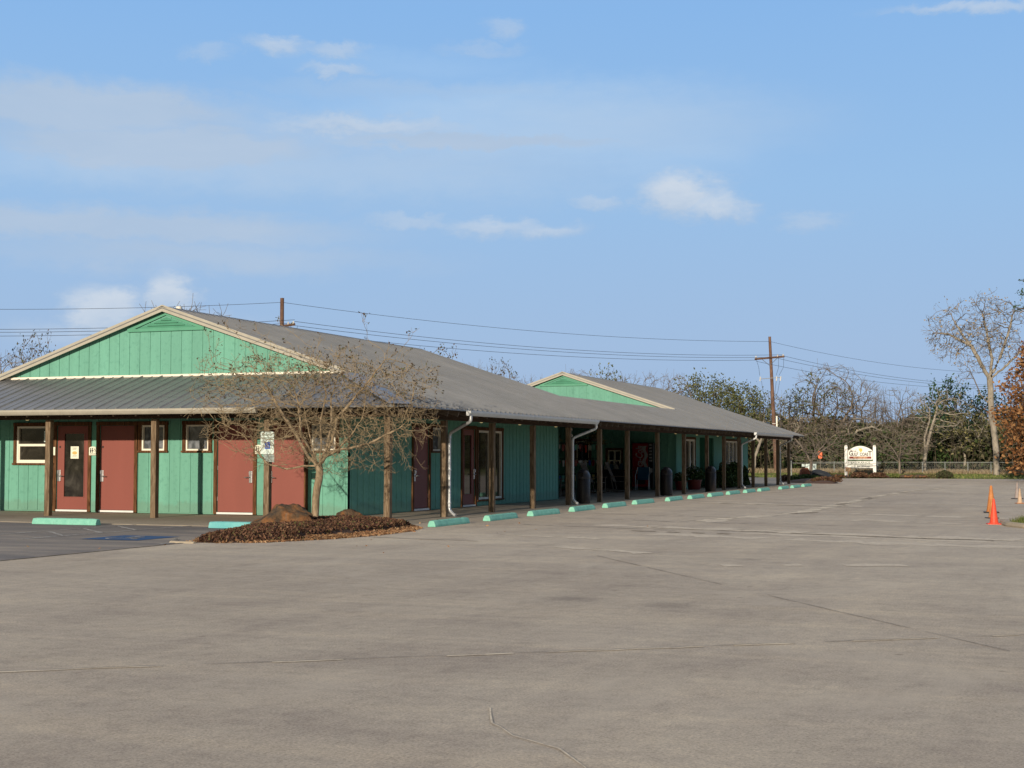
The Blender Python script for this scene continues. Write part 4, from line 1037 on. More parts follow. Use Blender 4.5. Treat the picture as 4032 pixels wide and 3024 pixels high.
TL=[(budded,-53.95,55,9.99,8,'dark twiggy tree showing above the left slope of the big gable',.62,.3),
(bare[1],-60.07,60,9.2,8,'pale thin bare tree at the far left edge, above the roof slope',.8,1),
(bare[2],-54.9,75,14.2,8,'wide bare tree crown showing just above the peak of the big gable',1.2,2),
(budded,-34.05,80,10.3,8,'budding tree top just past the far end of the big roof ridge',.9,.5),
(bare[1],-30.71,80,8.98,8,'narrow bare tree top above the roof slope, left of a leafier one',.7,2.2),
(budded,-29.52,82,9.28,8,'leafy topped thin tree above the middle of the long roof slope',.6,2.9),
(bare[0],-27.54,85,8.0,8,'low bare tree top left of the small far gable',.8,4),
(bare[2],-23.9,85,8.63,8,'bare arching tree top right behind the peak of the small far gable',.85,.4),
(viney,-21.6,85,8.75,8,'vine covered narrow tree top behind the far gable roof',.7,1.4),
(bare[1],-20.2,85,8.17,8,'low bare tree top above the middle of the far ridge',.8,5),
(bare[0],-17.35,85,8.15,8,'grey bare tree at the far end of the small roof ridge',.75,3),
(bare[2],-16.2,88,8.3,8,'purple grey bare tree between the ridge end and the olive trees',.7,1),
(olive[0],-14.6,90,7.9,7,'tall olive green tree behind the far roof slope',.95,.2),
(olive[1],-12.1,88,7.35,7,'broad olive green tree, second of the leafy ones behind the far roof',1.0,1.9),
(olive[0],-10.6,88,6.5,7,'lower olive green tree sloping down toward the power pole',.85,3.1),
(bare[1],-9.6,95,6.9,8,'reddish grey bare tree left of the power pole',.9,2.6),
(viney,-7.6,90,6.7,8,'vine clad tree directly behind the power pole',.85,.9),
(viney,-5.7,95,8.3,8,'tall vine clad tree right of the power pole',.95,2.5),
(bare[2],-4.7,95,9.3,8,'tallest grey tree between the power pole and the entrance sign',1.05,.2),
(bare[0],-3.0,100,7.9,8,'thin grey tree left of the gap of sky above the sign',.85,1.3),
(bare[1],-1.6,98,5.9,8,'low bare tree just above the entrance sign',.85,3.6),
(bare[2],.5,95,7.25,8,'bare grey tree with a dark vine clump right of the entrance sign',1.0,2.3),
(bare[0],2.3,98,6.5,8,'pale bare tree left of the dark green cedar',.85,5.1),
(cedar,4.4,95,7.8,7.5,'dark green cedar standing above the other trees',.95,.6),
(cedar,7.4,99,7.0,7.5,'half hidden dark green tree behind the tall pale tree',.95,2.6),
(mossy,6.3,86,4.9,5.5,'yellowish mossy tree in front of the dark cedar',1.05,.5),
(mossy,8.6,88,4.6,5.5,'yellow green mossy tree right beside the tall pale trunk',.9,2.8),
(olive[1],11.5,94,6.0,7,'olive green tree behind the rust leaved tree',1.1,.7),
(bare[1],14.5,92,8.0,8,'bare tree behind the rust leaved tree at the right edge',1,.1),
(myr,-.88,60.3,3.9,3.8,'bare spreading small tree in the far rock bed at the porch end',1.0,.4),
(myr,2.83,74,3.75,3.8,'bare low spreading tree with two thin trunks right of the entrance sign',.95,2.2)]
for pr,x,y,zt,H,lab,w,rz in TL: place(pr,x,y,zt,H,lab,None,w,rz)
# second small trunk for the tree near the sign is part of the same plant: keep it simple with a leaning stem
for i,(x,y,zt,lab) in enumerate([(-2.2,86,2.9,'dark evergreen shrub left of the entrance sign behind the fence'),(-4.8,88,2.6,'dark evergreen shrub behind the orange marker'),(.9,86,2.7,'dark evergreen shrub right behind the entrance sign'),(5.0,88,3.3,'big dark evergreen shrub under the cedar'),(3.1,87,2.8,'dark evergreen shrub left of the forked pale tree'),(8.0,89,2.8,'dark evergreen shrub left of the tall pale trunk'),(10.3,88,2.9,'dark evergreen shrub under the rust leaved tree'),(-8.2,90,2.6,'dark evergreen shrub seen between the last porch posts'),(-11.5,92,2.6,'dark evergreen shrub seen past the end wall of the shop'),(-6.6,86,1.9,'low dark shrub by the foot of the power pole')]):
    place(shrub[i%2],x,y,zt,3.2,lab,None,1.15,i*1.3)
# forked pale tree
nodes=[Vector((0,0,-.2))];par=[-1]; t0=add_limb(nodes,par,0,[(.0,0,.8),(.05,0,1.35)],.2,1)
add_limb(nodes,par,t0,[(.35,0,2.6),(.75,0,4.0),(.95,.1,4.8)],.2,2); add_limb(nodes,par,t0,[(.0,0,2.4),(.35,0,3.6),(.4,0,4.4)],.2,3)
grow_into(nodes,par,ell((1.0,0,4.3),2.2,1.6,1.7)(random.Random(3),260),.2,2,.34,4); twigs(nodes,par,5,3,.4,.1,2,.8)
tree_object('forked_tree','slender pale tree forking low behind the chain link fence','tree',(3.95,80,ground_z(3.95,80)),nodes,par,.008,.14,'pale_bark','grey_bark',(3,.12,'yellow_moss_leaves',.12,.25),split=.03)
# leaning bare tree left of the sign
nodes=[Vector((0,0,-.2))];par=[-1]; t0=add_limb(nodes,par,0,[(.3,0,1.2),(.8,0,2.4),(1.3,0,3.1)],.2,1); add_limb(nodes,par,t0,[(2.4,0,3.4),(3.6,0,2.9)],.2,2); add_limb(nodes,par,t0-4,[(.6,0,3.2),(1.0,.2,4.0)],.2,6)
grow_into(nodes,par,ell((1.8,0,3.3),2.0,1.2,1.0)(random.Random(8),150),.2,2,.34,4); twigs(nodes,par,5,3,.4,.1,2,.8)
tree_object('leaning_tree','pale tree leaning to the right behind the entrance sign','tree',(-2.9,86,ground_z(-2.9,86)),nodes,par,.008,.11,'pale_bark','grey_bark',None,split=.03)
# pale trunks seen between the porch posts
for i,(x,y,zt,lab,rz) in enumerate([(-9.2,84,4.3,'pale crooked trunk seen between the end porch posts',.3),(-6.55,84,4.6,'pale forked trunk just left of the last porch post',2.0),(-12.2,84,4.0,'pale thin trunk beside the end wall of the shop',3)]):
    nodes=[Vector((0,0,-.2))];par=[-1]; rg=random.Random(40+i); t0=add_limb(nodes,par,0,[(rg.uniform(-.1,.3),0,1.1),(rg.uniform(-.2,.6),0,2.2)],.2,i); add_limb(nodes,par,t0,[(.9,0,3.4)],.2,3); add_limb(nodes,par,t0,[(-.5,0,3.3)],.2,4)
    grow_into(nodes,par,ell((.2,0,3.3),1.4,1.2,1.2)(rg,90),.2,2,.34,4); twigs(nodes,par,5,3,.4,.1,2,.8)
    tree_object('pale_tree',lab,'tree',(x,y,ground_z(x,y)),nodes,par,.008,.13,'pale_bark','grey_bark',None,split=.03,rz=rz*0)
# tall pale tree at right
nodes=[Vector((0,0,-.2))];par=[-1]; t0=add_limb(nodes,par,0,[(-.02,0,1.2),(-.08,0,2.6),(-.3,0,4.2),(-.32,0,5.6),(-.36,0,6.6)],.25,1)
la=add_limb(nodes,par,t0,[(-.9,0,7.6),(-1.5,.1,8.9),(-2.0,.1,9.5)],.25,2); add_limb(nodes,par,la-3,[(-3.0,0,9.75),(-4.0,.2,9.9)],.25,9); add_limb(nodes,par,la,[(-2.6,.1,10.6),(-3.0,.2,11.4)],.25,21)
add_limb(nodes,par,t0,[(-.2,.3,8.0),(-.5,.3,9.6),(-.8,.3,11.2)],.25,3); add_limb(nodes,par,t0,[(.3,-.2,8.0),(.9,-.2,9.8),(1.3,0,11.4)],.25,4); add_limb(nodes,par,t0,[(.8,.2,7.6),(2.0,.1,8.9),(2.9,0,10.2)],.25,5)
add_limb(nodes,par,max(2,t0-7),[(-1.0,0,5.6),(-1.3,0,6.4),(-1.7,0,7.4)],.25,6); add_limb(nodes,par,max(2,t0-12),[(-.9,0,4.3),(-1.6,0,4.9),(-2.3,0,4.9)],.25,7)
att=[p for p in ell((-.6,0,9.9),4.1,2.9,2.7,shell=.4)(random.Random(2),1500) if mnoise.noise(p*.55)>-.12]+ell((-2.9,0,9.4),1.5,1.5,1.3)(random.Random(3),160)+ell((-1.7,0,7.2),.9,.9,.9)(random.Random(6),50)
grow_into(nodes,par,att,.22,2.6,.36,4,cap=8000); twigs(nodes,par,5,5,.6,.15,3,1)
tree_object('sycamore_tree','very tall pale tree with a mottled trunk and sparse dry leaves at the right','tree',(9.03,76,.1),nodes,par,.008,.205,'pale_bark','grey_bark',(2,.10,'tan_leaves',.12,.4),split=.05,expo=2.1)
# rust leaved tree
nodes=[Vector((0,0,-.2))];par=[-1]; t0=add_limb(nodes,par,0,[(0,0,1.5),(-.1,0,3),(-.1,0,5),(0,0,6.5)],.25,1)
for k in range(12):
    a=k*2.4; h=1.6+k*.5; add_limb(nodes,par,max(3,int(h/.25)),[(math.cos(a)*1.1,math.sin(a)*1.1,h+.5),(math.cos(a)*2.0,math.sin(a)*2.0,h+.4)],.25,k)
rg=random.Random(3); att=[]
while len(att)<1300:
    z=rg.uniform(.9,8.9); w=2.75*min(1,(9.1-z)/2.6)*(.80+.2*mnoise.noise(Vector((z*1.3,0,1)))*2); a=rg.random()*6.28; r_=w*math.sqrt(rg.uniform(.15,1))
    if mnoise.noise(Vector((r_*math.cos(a)*.7,r_*math.sin(a)*.7,z*.7)))<-.22: continue
    att.append((r_*math.cos(a),r_*math.sin(a),z))
grow_into(nodes,par,att,.22,2.6,.34,4,cap=7000); twigs(nodes,par,5,3,.45,-.35,3,.9)
tree_object('rust_leaved_tree','dense tree hung with rust brown leaves at the right edge','tree',(12.35,62.5,-.01),nodes,par,.008,.2,'grey_bark','grey_bark',(11,.14,'rust_leaves',.2,.95),split=.04)
# evergreen reaching in at the top right
nodes=[Vector((0,0,-.2))];par=[-1]; t0=add_limb(nodes,par,0,[(0,0,6),(0,0,13)],.5,1)
for k,h in enumerate((8.0,8.6,9.1,7.4,8.3)):
    a=math.pi+.12*(k-2); add_limb(nodes,par,int(h/.5),[(math.cos(a)*2,math.sin(a)*2,h+.3),(math.cos(a)*4,math.sin(a)*4,h+.3),(math.cos(a)*(5.15-.25*k),math.sin(a)*5.0,h+.15)],.3,k)
for k in range(10):
    a=k*2.4; h=7+k*.6
    if math.cos(a)<-.3: continue
    add_limb(nodes,par,int(h/.5),[(math.cos(a)*2,math.sin(a)*2,h+.3),(math.cos(a)*3.2,math.sin(a)*3.2,h+.1)],.3,k)
twigs(nodes,par,5,4,.4,.1,2,1.8)
tree_object('evergreen_tree','dark evergreen twigs reaching in at the right edge high above the rust leaved tree','tree',(16.9,40,-.01),nodes,par,.008,.25,'dark_bark','dark_bark',(9,.075,'dark_leaves',.09,1),split=.04)
# undergrowth of the wood as one mass
rng=np.random.default_rng(3); pts=[]
n=0
while n<120000:
    x=rng.uniform(-70,45); y=rng.uniform(85,112); top=2.9+1.7*((y-85)/27)+1.5*mnoise.noise(Vector((x*.16,y*.12,0)))+.8*mnoise.noise(Vector((x*.6,y*.5,5)))
    if x<-25 and rng.random()<.6: continue
    z=top*rng.random()**.75
    if mnoise.noise(Vector((x*.5,y*.5,z*.8)))<-.18: continue
    pts.append((x,y,z+ground_z(x,y))); n+=1
V,Fc=leafquads(pts,.26,4); w=npmesh('undergrowth',V,Fc,'thicket_leaves'); tag(w,'tangled brown and green undergrowth of the wood behind the fence','undergrowth',kind='stuff')
# thin stems through the undergrowth
sv=[];sf=[]
for i in range(1500):
    x=rng.uniform(-40,35); y=rng.uniform(84,110); h=rng.uniform(1.5,6.8); r_=rng.uniform(.012,.05); z=ground_z(x,y); lx=rng.normal(0,.5); k=len(sv)
    for t_,rr in ((0,r_),(1,r_*.35)):
        cx=x+lx*t_; 
        for j in range(3): sv.append((cx+rr*math.cos(j*2.1),y+rr*math.sin(j*2.1),z+h*t_))
    for j in range(3): sf.append((k+j,k+(j+1)%3,k+3+(j+1)%3,k+3+j))
tag(npmesh('saplings',sv,sf,'sapling_bark'),'countless thin grey saplings rising out of the undergrowth','saplings',kind='stuff')
# distant ridge of dark wood behind everything (a deep belt of leaf clumps)
pts=[]
for i in range(42000):
    x=rng.uniform(-150,70); y=rng.uniform(120,150); top=4.3+1.4*mnoise.noise(Vector((x*.09,0,2)))+.9*mnoise.noise(Vector((x*.35,y*.1,1))); pts.append((x,y,top*rng.random()**.6))
V,Fc=leafquads(pts,.75,4); tag(npmesh('distant_woodland',V,Fc,'dark_leaves'),'dark continuous wood on the horizon','woodland',kind='stuff')
# grasses
def blades(name,region,n,h,w,mat,label,seed):
    rng=np.random.default_rng(seed); sv=[];sf=[]; c=0
    while c<n:
        x=rng.uniform(region[0],region[1]); y=rng.uniform(region[2],region[3])
        hh=h*rng.uniform(.5,1.2)*(1+.5*mnoise.noise(Vector((x*.5,y*.5,0)))); z=ground_z(x,y); a=rng.uniform(0,3.14); lx,ly=rng.normal(0,.3,2)*hh; k=len(sv)
        sv+= [(x-w*math.cos(a),y-w*math.sin(a),z-.02),(x+w*math.cos(a),y+w*math.sin(a),z-.02),(x+lx,y+ly,z+hh)]; sf.append((k,k+1,k+2)); c+=1
    return tag(npmesh(name,sv,sf,mat),label,'grass',kind='stuff')
blades('tall_dry_grass',(-9,16,76.8,84),15000,.21,.03,'dry_grass','tall straw coloured dry grass along the foot of the chain link fence',1)
blades('short_grass',(-16,16,70.8,76.5),9000,.10,.04,'green_grass','short green grass along the far edge of the concrete lot',2)
blades('short_grass',(-22,-3.7,77.5,83),5000,.12,.04,'green_grass','short green grass seen past the end of the porch',5)
# corner of lawn at the right with a curved kerb
lawn=[(12.60,4.4),(12.72,3.6),(13.1,2.9),(14,2.5),(20,2),(20,12),(14,11),(12.9,7.5)]
tag(mound('lawn_corner',lawn,.06,'grass_ground',.3,fall=.3),kind='structure')
rng=np.random.default_rng(8); sv=[];sf=[]
for i in range(9000):
    x=rng.uniform(12.4,15.5); y=rng.uniform(2.2,9)
    if not inpoly(x,y,lawn): continue
    z=.05; hh=rng.uniform(.04,.13); a=rng.uniform(0,3.14); lx,ly=rng.normal(0,.03,2); k=len(sv); sv+=[(x-.008*math.cos(a),y-.008*math.sin(a),z-.04),(x+.008*math.cos(a),y+.008*math.sin(a),z-.04),(x+lx,y+ly,z+hh)]; sf.append((k,k+1,k+2))
tag(npmesh('lawn_grass',sv,sf,'green_grass'),'patch of green grass behind a pale kerb at the right edge','grass',kind='stuff')
kb=MB(); kb.tube(arc([(12.45,4.6,.03),(12.62,3.5,.03),(13.0,2.75,.03),(14,2.35,.03),(20,1.85,.03)],6),.07,8); tag(kb.build('kerb','walkway_concrete',smooth=True),kind='structure')
# ---------------------------------------------------------------- entrance sign and its bed
SY=72.0
t=thing('entrance_sign','white arched entrance sign board reading GULF COAST between two white posts','sign',(.5,SY,.1)); 
def sp(x): return x-.5
for x in (-.45,1.43):
    p=MB(); p.box(sp(x)-.10,sp(x)+.10,-.10,.10,0,2.0); p.prism([(sp(x)-.10,-.10,2.0),(sp(x)+.10,-.10,2.0),(sp(x)+.07,-.07,2.10),(sp(x)-.07,-.07,2.10)],(0,.001,0)); q=p.build('post','sign_white',t,bevel=.01)
    f=MB().lathe([(.10,2.02),(.115,2.05),(.05,2.08),(.04,2.12),(.075,2.15),(.08,2.19),(.05,2.24),(.0,2.26)],14,(sp(x),0,0)); f.build('finial','sign_green',q,smooth=True)
a0,a1=-.33,1.31; arcp=[]
for k in range(21):
    u=k/20; x=a0+(a1-a0)*u; arcp.append((sp(x),1.72+.34*math.sin(math.pi*u)**.8))
b=MB(); b.prism([(sp(a0),-.03,1.13),(sp(a1),-.03,1.13)]+[(x,-.03,z) for x,z in arcp[::-1]],(0,.06,0)); pn=b.build('sign_board','sign_white',t)
e=MB()
ring=[(sp(a0),1.13)]+arcp+[(sp(a1),1.13)]
for i in range(len(ring)-1):
    pa,pb=Vector((ring[i][0],0,ring[i][1])),Vector((ring[i+1][0],0,ring[i+1][1])); e.tube([pa+Vector((0,-.032,0)),pb+Vector((0,-.032,0))],.010,6)
e.build('board_edge','sign_green',pn)
MB().box(sp(-.24),sp(1.22),-.036,-.031,1.19,1.34).build('name_band','sign_brown',pn)
fr=lambda x,z:basis((sp(x),-.040,z),(1,0,0),(0,0,1),(0,-1,0))
text_part('lettering','G',.44,'letter_grey',pn,fr(-.13,1.53),.85,.002,.020)
text_part('lettering','ULF  COAS',.29,'letter_grey',pn,fr(.50,1.48),.74,.002,.014)
text_part('lettering','T',.44,'letter_grey',pn,fr(1.13,1.53),.85,.002,.020)
text_part('lettering','RV RESORT',.14,'letter_tan',pn,fr(.5,1.262),1.3,.002,.006)
g=MB(); random.seed(3)
g.prism([(sp(.5)-.13,-.037,1.79),(sp(.5)-.02,-.037,1.90),(sp(.5)+.10,-.037,1.88),(sp(.5)+.14,-.037,1.76),(sp(.5)+.08,-.037,1.66),(sp(.5)-.0,-.037,1.62),(sp(.5)-.05,-.037,1.70)],(0,.004,0))
g.prism([(sp(.5)-.17,-.037,1.93),(sp(.5)-.06,-.037,1.93),(sp(.5)-.02,-.037,1.90),(sp(.5)-.10,-.037,1.89)],(0,.004,0)); g.build('emblem','sign_gold',pn)
o=MB().box(sp(-.35),sp(1.33),-.025,.025,.80,1.02).build('sign_slat','sign_white',t,bevel=.005); text_part('lettering','ENTRANCE',.20,'sign_green',o,basis((0,-.030,.91),(1,0,0),(0,0,1),(0,-1,0)),1.25,.002,.002)
o=MB().box(sp(-.35),sp(1.33),-.025,.025,.56,.75).build('sign_slat','sign_white',t,bevel=.005); text_part('lettering','5175 Brooks Road',.145,'sign_green',o,basis((0,-.030,.655),(1,0,0),(0,0,1),(0,-1,0)),1.1,.002,.001)
MB().box(sp(-.35),sp(1.33),-.012,.012,1.03,1.12).build('crossbar','sign_green',t); MB().box(sp(-.35),sp(1.33),-.012,.012,.755,.795).build('crossbar','sign_green',t)
t=thing('drop_box','small brown wooden box on a post in front of the entrance sign','box',(-.17,70.9,.1)); MB().box(-.17,.17,-.13,.13,.34,.58).build('box_body','tan_box',t,bevel=.01); MB().box(-.19,.19,-.15,.15,.58,.61).build('lid','rust_paint',t); MB().box(-.04,.04,-.04,.04,0,.34).build('post','tan_box',t)
sb=wavy([(-3.0,70.3),(0,70.9),(3,70.9),(6.3,70.9),(6.4,72.4),(4,73.4),(0,73.6),(-3,72.6)],4,.1,.7)
tag(mound('planting_bed',sb,.16,'mulch',.25),kind='structure')
# low clipped plants in the sign bed: clumps one can tell apart
def bush(name,label,x,y,rx,ry,h,mat,n,leaf,seed,cat='shrub',z0=.1,group=None):
    rg=np.random.default_rng(seed); t=thing(name,label,cat,(x,y,z0),0,group); pts=[]
    while len(pts)<n:
        p=rg.normal(size=3); p/=np.linalg.norm(p); rr=rg.random()**.33; p=p*rr
        if p[2]<-.1: continue
        k=1+.25*mnoise.noise(Vector((p[0]*2+seed,p[1]*2,p[2]*2)))
        pts.append((p[0]*rx*k,p[1]*ry*k,max(0.01,p[2]*h*k)))
    V,Fc=leafquads(pts,leaf,seed); npmesh('foliage',V,Fc,mat,t)
    st=MB()
    for k in range(5):
        a=k*1.26; st.tube([(0,0,-.08),(math.cos(a)*rx*.3,math.sin(a)*ry*.3,h*.3),(math.cos(a)*rx*.6,math.sin(a)*ry*.6,h*.65)],[.015,.01,.005],5)
    st.build('stem','dark_bark',t); return t
bush('low_shrub','low rust red shrub right of the brown drop box, under the sign',.62,70.95,.62,.4,.30,'groundcover_leaves',2600,.07,1)
bush('low_shrub','low rust red shrub at the foot of the right sign post',1.75,70.95,.62,.4,.28,'groundcover_leaves',2400,.07,2)
bush('low_shrub','yellow green ground shrub left of the entrance sign',-1.9,71.4,.75,.4,.26,'yellow_moss_leaves',2200,.06,3)
bush('low_shrub','bright green clump under the two stemmed bare tree',2.95,71.0,.45,.3,.2,'green_grass',1500,.06,4)
bush('low_shrub','yellow green mounded shrub in the middle of the sign bed',4.2,71.6,.8,.4,.26,'olive_leaves',2000,.06,5)
bush('low_shrub','straw coloured low shrub right part of the sign bed',5.1,71.5,.6,.4,.22,'yellow_moss_leaves',1500,.06,6)
bush('round_shrub','rounded dark brown shrub at the right end of the sign bed',6.0,71.2,.52,.45,.44,'thicket_leaves',3200,.07,7)
for i,(x,y,l) in enumerate([(-.85,71.1,'flat pale rock left of the sign posts'),(1.5,71.9,'pale rock behind the right sign post'),(3.6,70.95,'brown flat rock edging the sign bed'),(4.5,70.95,'reddish flat rock edging the sign bed')]):
    rock('rock',l,(x,y,.08),(.45,.25,.14),3+i*1.7,rz=i*.2,cat='rock')
# ---------------------------------------------------------------- chain link fence
t=thing('chain_link_fence','galvanised chain link fence running behind the entrance sign','fence',(0,78,0))
fx=[-3.7+1.533*i*1.0 for i in range(14)]; gz=.32-.0
for i,x in enumerate(fx):
    MB().lathe([(.03,0),(.03,1.06-.34+.34),(.036,1.06),(.0,1.10)],8,(x,0,0)).build('fence_post','chain_steel',t,smooth=True)
MB().tube([(fx[0],0,1.03),(fx[-1],0,1.06)],.021,6).build('top_rail','chain_steel',t)
ch=MB(); sp_=.075; L0,L1=fx[0],fx[-1]; zb,zt=.33,1.03
V=[];Fs=[]
k=0; x=L0-.7
while x<L1:
    for s in (1,-1):
        xa,xb=(x,x+(zt-zb)) if s==1 else (x+(zt-zb),x)
        if min(xa,xb)<L0 or max(xa,xb)>L1: continue
        w=.0017; y=.004*s; n=len(V); V+=[(xa-w,y,zb),(xa+w,y,zb),(xb+w,y,zt),(xb-w,y,zt)]; Fs.append((n,n+1,n+2,n+3))
    x+=sp_
npmesh('chain_link',V,Fs,'chain_steel',t)
t=thing('gate_post','thick galvanised gate post at the left end of the fence','post',(-3.66,69.2,0)); MB().lathe([(.045,0),(.045,1.10),(.05,1.11),(.03,1.15),(.0,1.16)],10).build('post','chain_steel',t,smooth=True)
MB().tube([(0,0,1.0),(5.6,2.0,.99)],.018,6).build('rail','chain_steel',t)
for x0,x1,z0,z1,l in ((-2.97,-2.79,.755,.92,'tiny white notice hung beside the gate post'),(-2.73,-2.38,.50,.94,'left one of the two large white boards on the gate rail'),(-2.24,-2.02,.44,.94,'right one of the two large white boards on the gate rail')):
    tt=thing('notice_board',l,'sign',((x0+x1)/2,68.5+.75,(z0+z1)/2)); w=(x1-x0)/2*1.01; h=(z1-z0)/2*1.01
    MB().box(-w,w,-.01,.01,-h,h).build('board','sign_plate',tt,bevel=.004)
    c_=MB(); [c_.box(s*w*.7-.01,s*w*.7+.01,-.012,.012,h,h+.06) for s in (-1,1)]; c_.build('clip','chain_steel',tt)
t=thing('orange_marker','orange rounded marker panel on a thin post behind the fence left of the sign','marker',(-4.15,84.2,.33)); q=MB(); q.prism([(.16*math.cos(a),0,1.22+.13*math.sin(a)+(.17 if math.sin(a)>0 else -.17)) for a in [k*math.pi/10 for k in range(20)]],(0,.12,0)); q.build('panel','orange_plastic',t,bevel=.01); MB().tube([(0,.06,-.1),(0,.06,1.1)],.03,8).build('post','grey_bark',t)
# ---------------------------------------------------------------- far rock bed at the end of the porch
fb_=[(-2.0,55.5),(-.6,51.5),(1.2,49.6),(2.2,49.7),(2.1,51.5),(1.2,55),(.6,60),(-.2,63.5),(-1.5,62.5),(-2.2,59)]
tag(mound('planting_bed',fb_,.20,'mulch',.22),kind='structure')
bush('low_shrub','flat rust red shrub at the tip of the far rock bed',1.45,51.0,.85,.75,.26,'groundcover_leaves',3000,.06,21,z0=.1)
bush('low_shrub','dark flat shrub in shade behind the farthest wheel stops',-.2,54.0,.95,1.2,.36,'dark_leaves',3200,.06,22,z0=.08)
bush('low_shrub','low dark clump beside the last downspout',-1.3,54.5,.5,.7,.3,'groundcover_leaves',1500,.06,23,z0=.08)
rock('boulder','rusty red upright boulder beside the small tree trunk in the far bed',(-1.25,60.2,.15),(.34,.3,.5),8.8,mat='rust_paint')
rock('boulder','dark slate slab leaning behind the rusty boulder in the far bed',(-.55,60.8,.12),(.75,.3,.36),5.1,mat='slate',rz=.2)
# ---------------------------------------------------------------- power line
def pole(name,label,x,y,H,arm=True,r0=.155,r1=.11,lean=0):
    t=thing(name,label,'power pole',(x,y,ground_z(x,y)))
    MB().tube([(-lean,0,-.3),(-lean*.5,0,H*.5),(0,0,H)],[r0,(r0+r1)/2,r1],12).build('pole','pole_wood',t,smooth=True)
    ang=math.atan2(-.45,.9); c_,s_=math.cos(ang),math.sin(ang)
    if arm:
        a=MB(); a.tube([(-1.35*c_,-1.35*s_-.14,H-1.62),(1.35*c_,1.35*s_-.14,H-1.55)],.075,4); aa=a.build('crossarm','pole_wood',t)
        b=MB()
        for s in (-1,1): b.tube([(s*.75*c_,s*.75*s_-.14,H-1.62),(0,-.1,H-2.15)],.02,5)
        b.build('brace','steel',t)
        for s in (-1.25,.75,1.25):
            i_=MB().lathe([(.02,0),(.06,.03),(.035,.06),(.07,.09),(.04,.13),(.05,.16),(.0,.19)],10,(s*c_,s*s_-.14,H-1.55)); i_.build('insulator','porcelain',aa,smooth=True)
        i_=MB().lathe([(.02,0),(.06,.03),(.035,.06),(.05,.1),(.0,.13)],10,(-.05,0,H)); 
        k=MB(); k.tube([(-.75,-.12,H-3.15),(.85,-.12,H-3.05)],.03,6); kk=k.build('cutout_bracket','galvanised',t)
        for x_ in (-.72,.5,.80):
            MB().tube([(x_,-.14,H-3.30),(x_+.05,-.2,H-2.98)],.045,8).build('cutout','porcelain',kk,smooth=True)
        w=MB()
        for xa,xb in ((-1.1,-.72),(1.2,.72),(.75,.5)): w.tube([(xa*c_,-.2,H-1.6),(xa*.8+.1,-.25,H-2.3),(xb,-.2,H-2.9)],.011,4)
        for xa in (-.6,.5,.75): w.tube([(xa,-.16,H-3.3),(xa*.8,-.2,H-4.2),(xa*.25,-.14,H-4.9)],.011,4)
        w.build('jumper_wire','wire_black',t)
    return t
P1=Vector((-26.79,41.99,10.12)); P2=Vector((-7.05,79.56,10.19)); P0=Vector((-60,22,10.1)); P3=Vector((12.6,117,9.6))
pole('power_pole','dark wooden power pole top sticking up behind the big roof ridge',P1.x,P1.y,10.15,arm=True,r0=.15,r1=.105)
pole('power_pole','reddish wooden power pole with a crossarm behind the far end of the roof',P2.x,P2.y,10.0,arm=True,r0=.17,r1=.10,lean=-.42)
def wire(label,a,b,sag,r=.014):
    pts=[]
    for k in range(25):
        t_=k/24; p=a.lerp(b,t_); p.z-=4*sag*t_*(1-t_); pts.append(p)
    o=MB().tube(pts,r,5); return tag(o.build('power_line','wire_black'),label,'power line','overhead power lines')
dT=Vector((0,0,-.22))
spn=[('left of the first pole',P0,P1,.7),('between the two poles',P1,P2,.55),('right of the crossarm pole',P2,P3,.9)]
for nm,a,b,s in spn: wire('topmost thin wire '+nm,a+dT,b+dT,s,.011)
off=[Vector((-1.12,.56,-1.50)),Vector((.67,-.34,-1.38)),Vector((1.12,-.56,-1.22))]
nmz=['left wire on the crossarm, lowest of three, ','middle wire of the three on the crossarm, ','right wire on the crossarm, uppermost of three, ']
for i,of in enumerate(off):
    for nm,a,b,s in spn: wire(nmz[i]+nm,a+of+Vector((0,0,-.14)),b+of+Vector((0,0,-.05)),s*(1.0+.05*i),.012)
t=thing('service_mast','slim white square pole behind the far roof slope beside the power pole','pole',(-4.0,66.0,0))
mp=MB(); mp.box(-.045,.045,-.045,.045,0,4.02); mp.build('mast','white_frame',t,bevel=.004); MB().box(-.30,-.045,-.012,.012,3.55,3.58).build('arm','white_metal',t); MB().box(-.06,.06,-.06,.06,4.02,4.05).build('cap','white_metal',t)
# ---------------------------------------------------------------- cones
def cone(label,x,y,h,mat,base='black_metal',rz=0):
    t=thing('traffic_cone',label,'traffic cone',(x,y,.002),rz); s=h/.70; b=.19*s
    MB().box(-b,b,-b,b,0,.03*s).build('base',base,t,bevel=.012*s)
    MB().lathe([(.132*s,.03*s),(.130*s,.045*s),(.118*s,.055*s),(.048*s,h*.8),(.030*s,h-.01),(.026*s,h),(.018*s,h-.01),(.0,h-.02)],20).build('cone_body',mat,t,smooth=True)
    return t
cone('bright red traffic cone standing nearest on the lot',12.29,4.35,.545,'cone_red','cone_red',.2)
cone('faded cone hidden between the bright red one and the tall orange one',12.09,7.55,.46,'cone_orange','black_metal',.5)
cone('tall faded orange traffic cone with a pale tip behind the red one',11.90,11.1,.70,'cone_orange','black_metal',.1)
cone('sun bleached whitish orange cone at the right edge',12.33,19.4,.46,'cone_faded','cone_orange',.3)
cone('dark grey dirty cone behind the bleached cone at the right edge',12.08,24.5,.56,'cone_grey','black_metal',.6)
